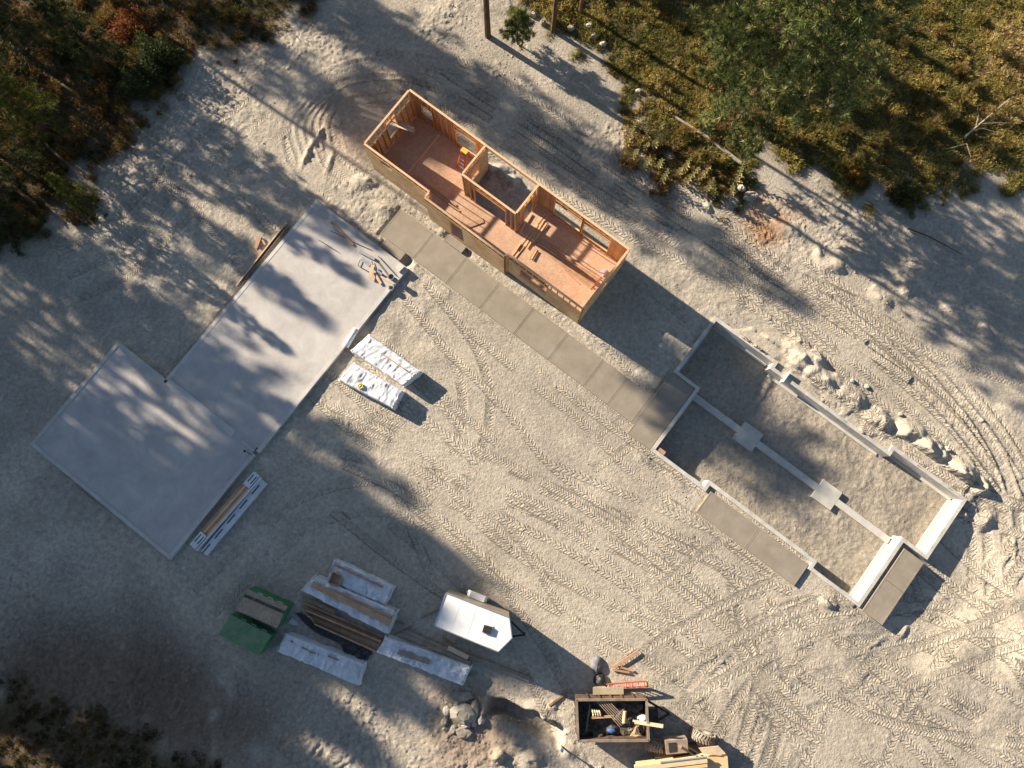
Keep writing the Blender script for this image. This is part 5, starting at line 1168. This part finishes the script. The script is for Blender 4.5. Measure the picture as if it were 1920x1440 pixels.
# ------------------------------------------------------------------ things on and around the big slab
def on_slab(name, p, q, w, h, mat, lab, cat='board', lift=0): return px_stick(name, p, q, ZS + .03 + lift + h / 2, w, h, mat, lab, cat)
on_slab('plank', (621, 416), (662, 459), .13, .05, 'board', 'brown plank lying near the top of the big slab')
on_slab('dark_strip', (619, 432), (645, 445), .02, .02, 'black_metal', 'thin dark strip crossing under the brown plank on the slab', 'strip')  # thin dark bar lying flat on the concrete
on_slab('dark_strip', (596, 449), (635, 473), .025, .02, 'black_metal', 'lone thin dark strip on the open slab', 'strip')  # second thin dark bar of the same kind
on_slab('dark_strip', (661, 453), (697, 469), .025, .02, 'black_metal', 'thin dark strip standing in for the shadow of the brown plank on the slab', 'strip')  # dark bar modelled in place of the plank's cast shadow
on_slab('screed_rail', (674, 471), (703, 486), .16, .08, 'aluminium', 'upper shiny aluminium rail at the slab corner', 'rail')
on_slab('screed_rail', (677, 485), (694, 498), .18, .08, 'aluminium', 'lower shiny aluminium rail at the slab corner', 'rail')
on_slab('screed_rail', (702, 503), (716, 515), .12, .08, 'aluminium', 'short aluminium rail behind the bent boards at the slab corner', 'rail')
on_slab('offcut', (699, 497), (694, 521), .2, .05, 'plate', 'orange wood offcut across the aluminium rails', lift=.1)
on_slab('offcut', (702, 512), (714, 532), .14, .05, 'plate', 'second orange wood offcut nearest the slab corner', lift=.02)
on_slab('offcut', (714, 518), (738, 533), .1, .04, 'pale_board', 'pale narrow board at the slab corner', lift=.0)
e = thing('sawhorse', at(720, 495, ZS), 'dark thin metal folding frame lying at the slab corner', 'frame')
for p, q in [((709, 480), (744, 518)), ((697, 490), (703, 506)), ((703, 506), (722, 517)), ((722, 517), (744, 522)), ((705, 487), (728, 517)), ((688, 490), (708, 512)), ((671, 498), (692, 510)), ((671, 498), (676, 486))]:
    MB().tube(at(*p, ZS + .07), at(*q, ZS + .07), .018, n=6).build('bar', 'black_metal', e)
o = MB().prism([at(744, 505, 0), at(754, 499, 0), at(760, 504, 0), at(750, 514, 0)], ZS + .03, ZS + .17).build('cement_bag', mat_noise('paper_bag', (.5, .46, .44), (.66, .6, .58), 5, .8, .2)); tag(o, 'pale paper bag at the right corner of the big slab', 'bag')
e = thing('bucket', at(735, 522, ZS), 'grey bucket standing at the slab corner', 'bucket'); p = at(735, 522, ZS + .025)
MB().tube(p, p + Vector((0, 0, .34)), .13, .16, 16, False).build('wall', 'grey_plastic', e); MB().tube(p, p + Vector((0, 0, .06)), .13, n=16).build('bottom', 'grey_plastic', e); MB().ring(p + Vector((0, 0, .34)), (0, 0, 1), .16, .014, 20, 6).build('rim', 'grey_plastic', e)
e = thing('post_sleeve', at(733, 540, ZS), 'square sleeve with a black hole at the lower right corner of the big slab', 'sleeve')
p = at(733, 540, ZS); MB().tube(p + Vector((0, 0, .02)), p + Vector((0, 0, .10)), .17, n=14).build('collar', 'pale_stone', e); MB().beam(p + Vector((0, 0, .02)), p + Vector((0, 0, .125)), .16, .16).build('hole_cap', 'mark_black', e)
e = thing('pipe_stub', at(462, 846, ZS), 'small capped pipe stub where the two slabs meet', 'pipe'); p = at(462, 846, ZS)
MB().tube(p, p + Vector((0, 0, .22)), .05, n=10).build('pipe', 'white_paint', e); MB().tube(p + Vector((0, 0, .22)), p + Vector((0, 0, .27)), .07, n=10).build('cap', 'mark_black', e); MB().tube(p + Vector((0, 0, .12)), p + Vector((.35, -.2, .1)), .02, n=6).build('hose_tail', 'mark_black', e)
# form boards along the slab's left edge
for i, (p, q, w, h, mt, lab) in enumerate([((538, 418), (444, 537), .06, .26, 'pale_board', 'long form board standing on edge along the left side of the slab'), ((541, 424), (452, 533), .05, .16, 'old_wood', 'darker form board between the pale one and the slab')]):
    px_stick('form_board', p, q, .16, w, h, mt, lab)
for i, (p, q, w, lab) in enumerate([((488, 443), (479, 466), .2, 'larger brown wood block beside the form board'), ((492, 450), (497, 459), .1, 'smallest brown wood block beside the form board'), ((480, 482), (491, 470), .3, 'flat brown board piece beside the form board')]):
    c = at(*p); px_stick('wood_block', p, q, ground_z(c.x, c.y) + .09, w, .08, 'board', lab, 'block')
lump('dirt_clod', 645, 625, .2, .15, .15, 'mud_rock', 'brown clod between the slab and the longer white bundle', 'clod', seed=4)
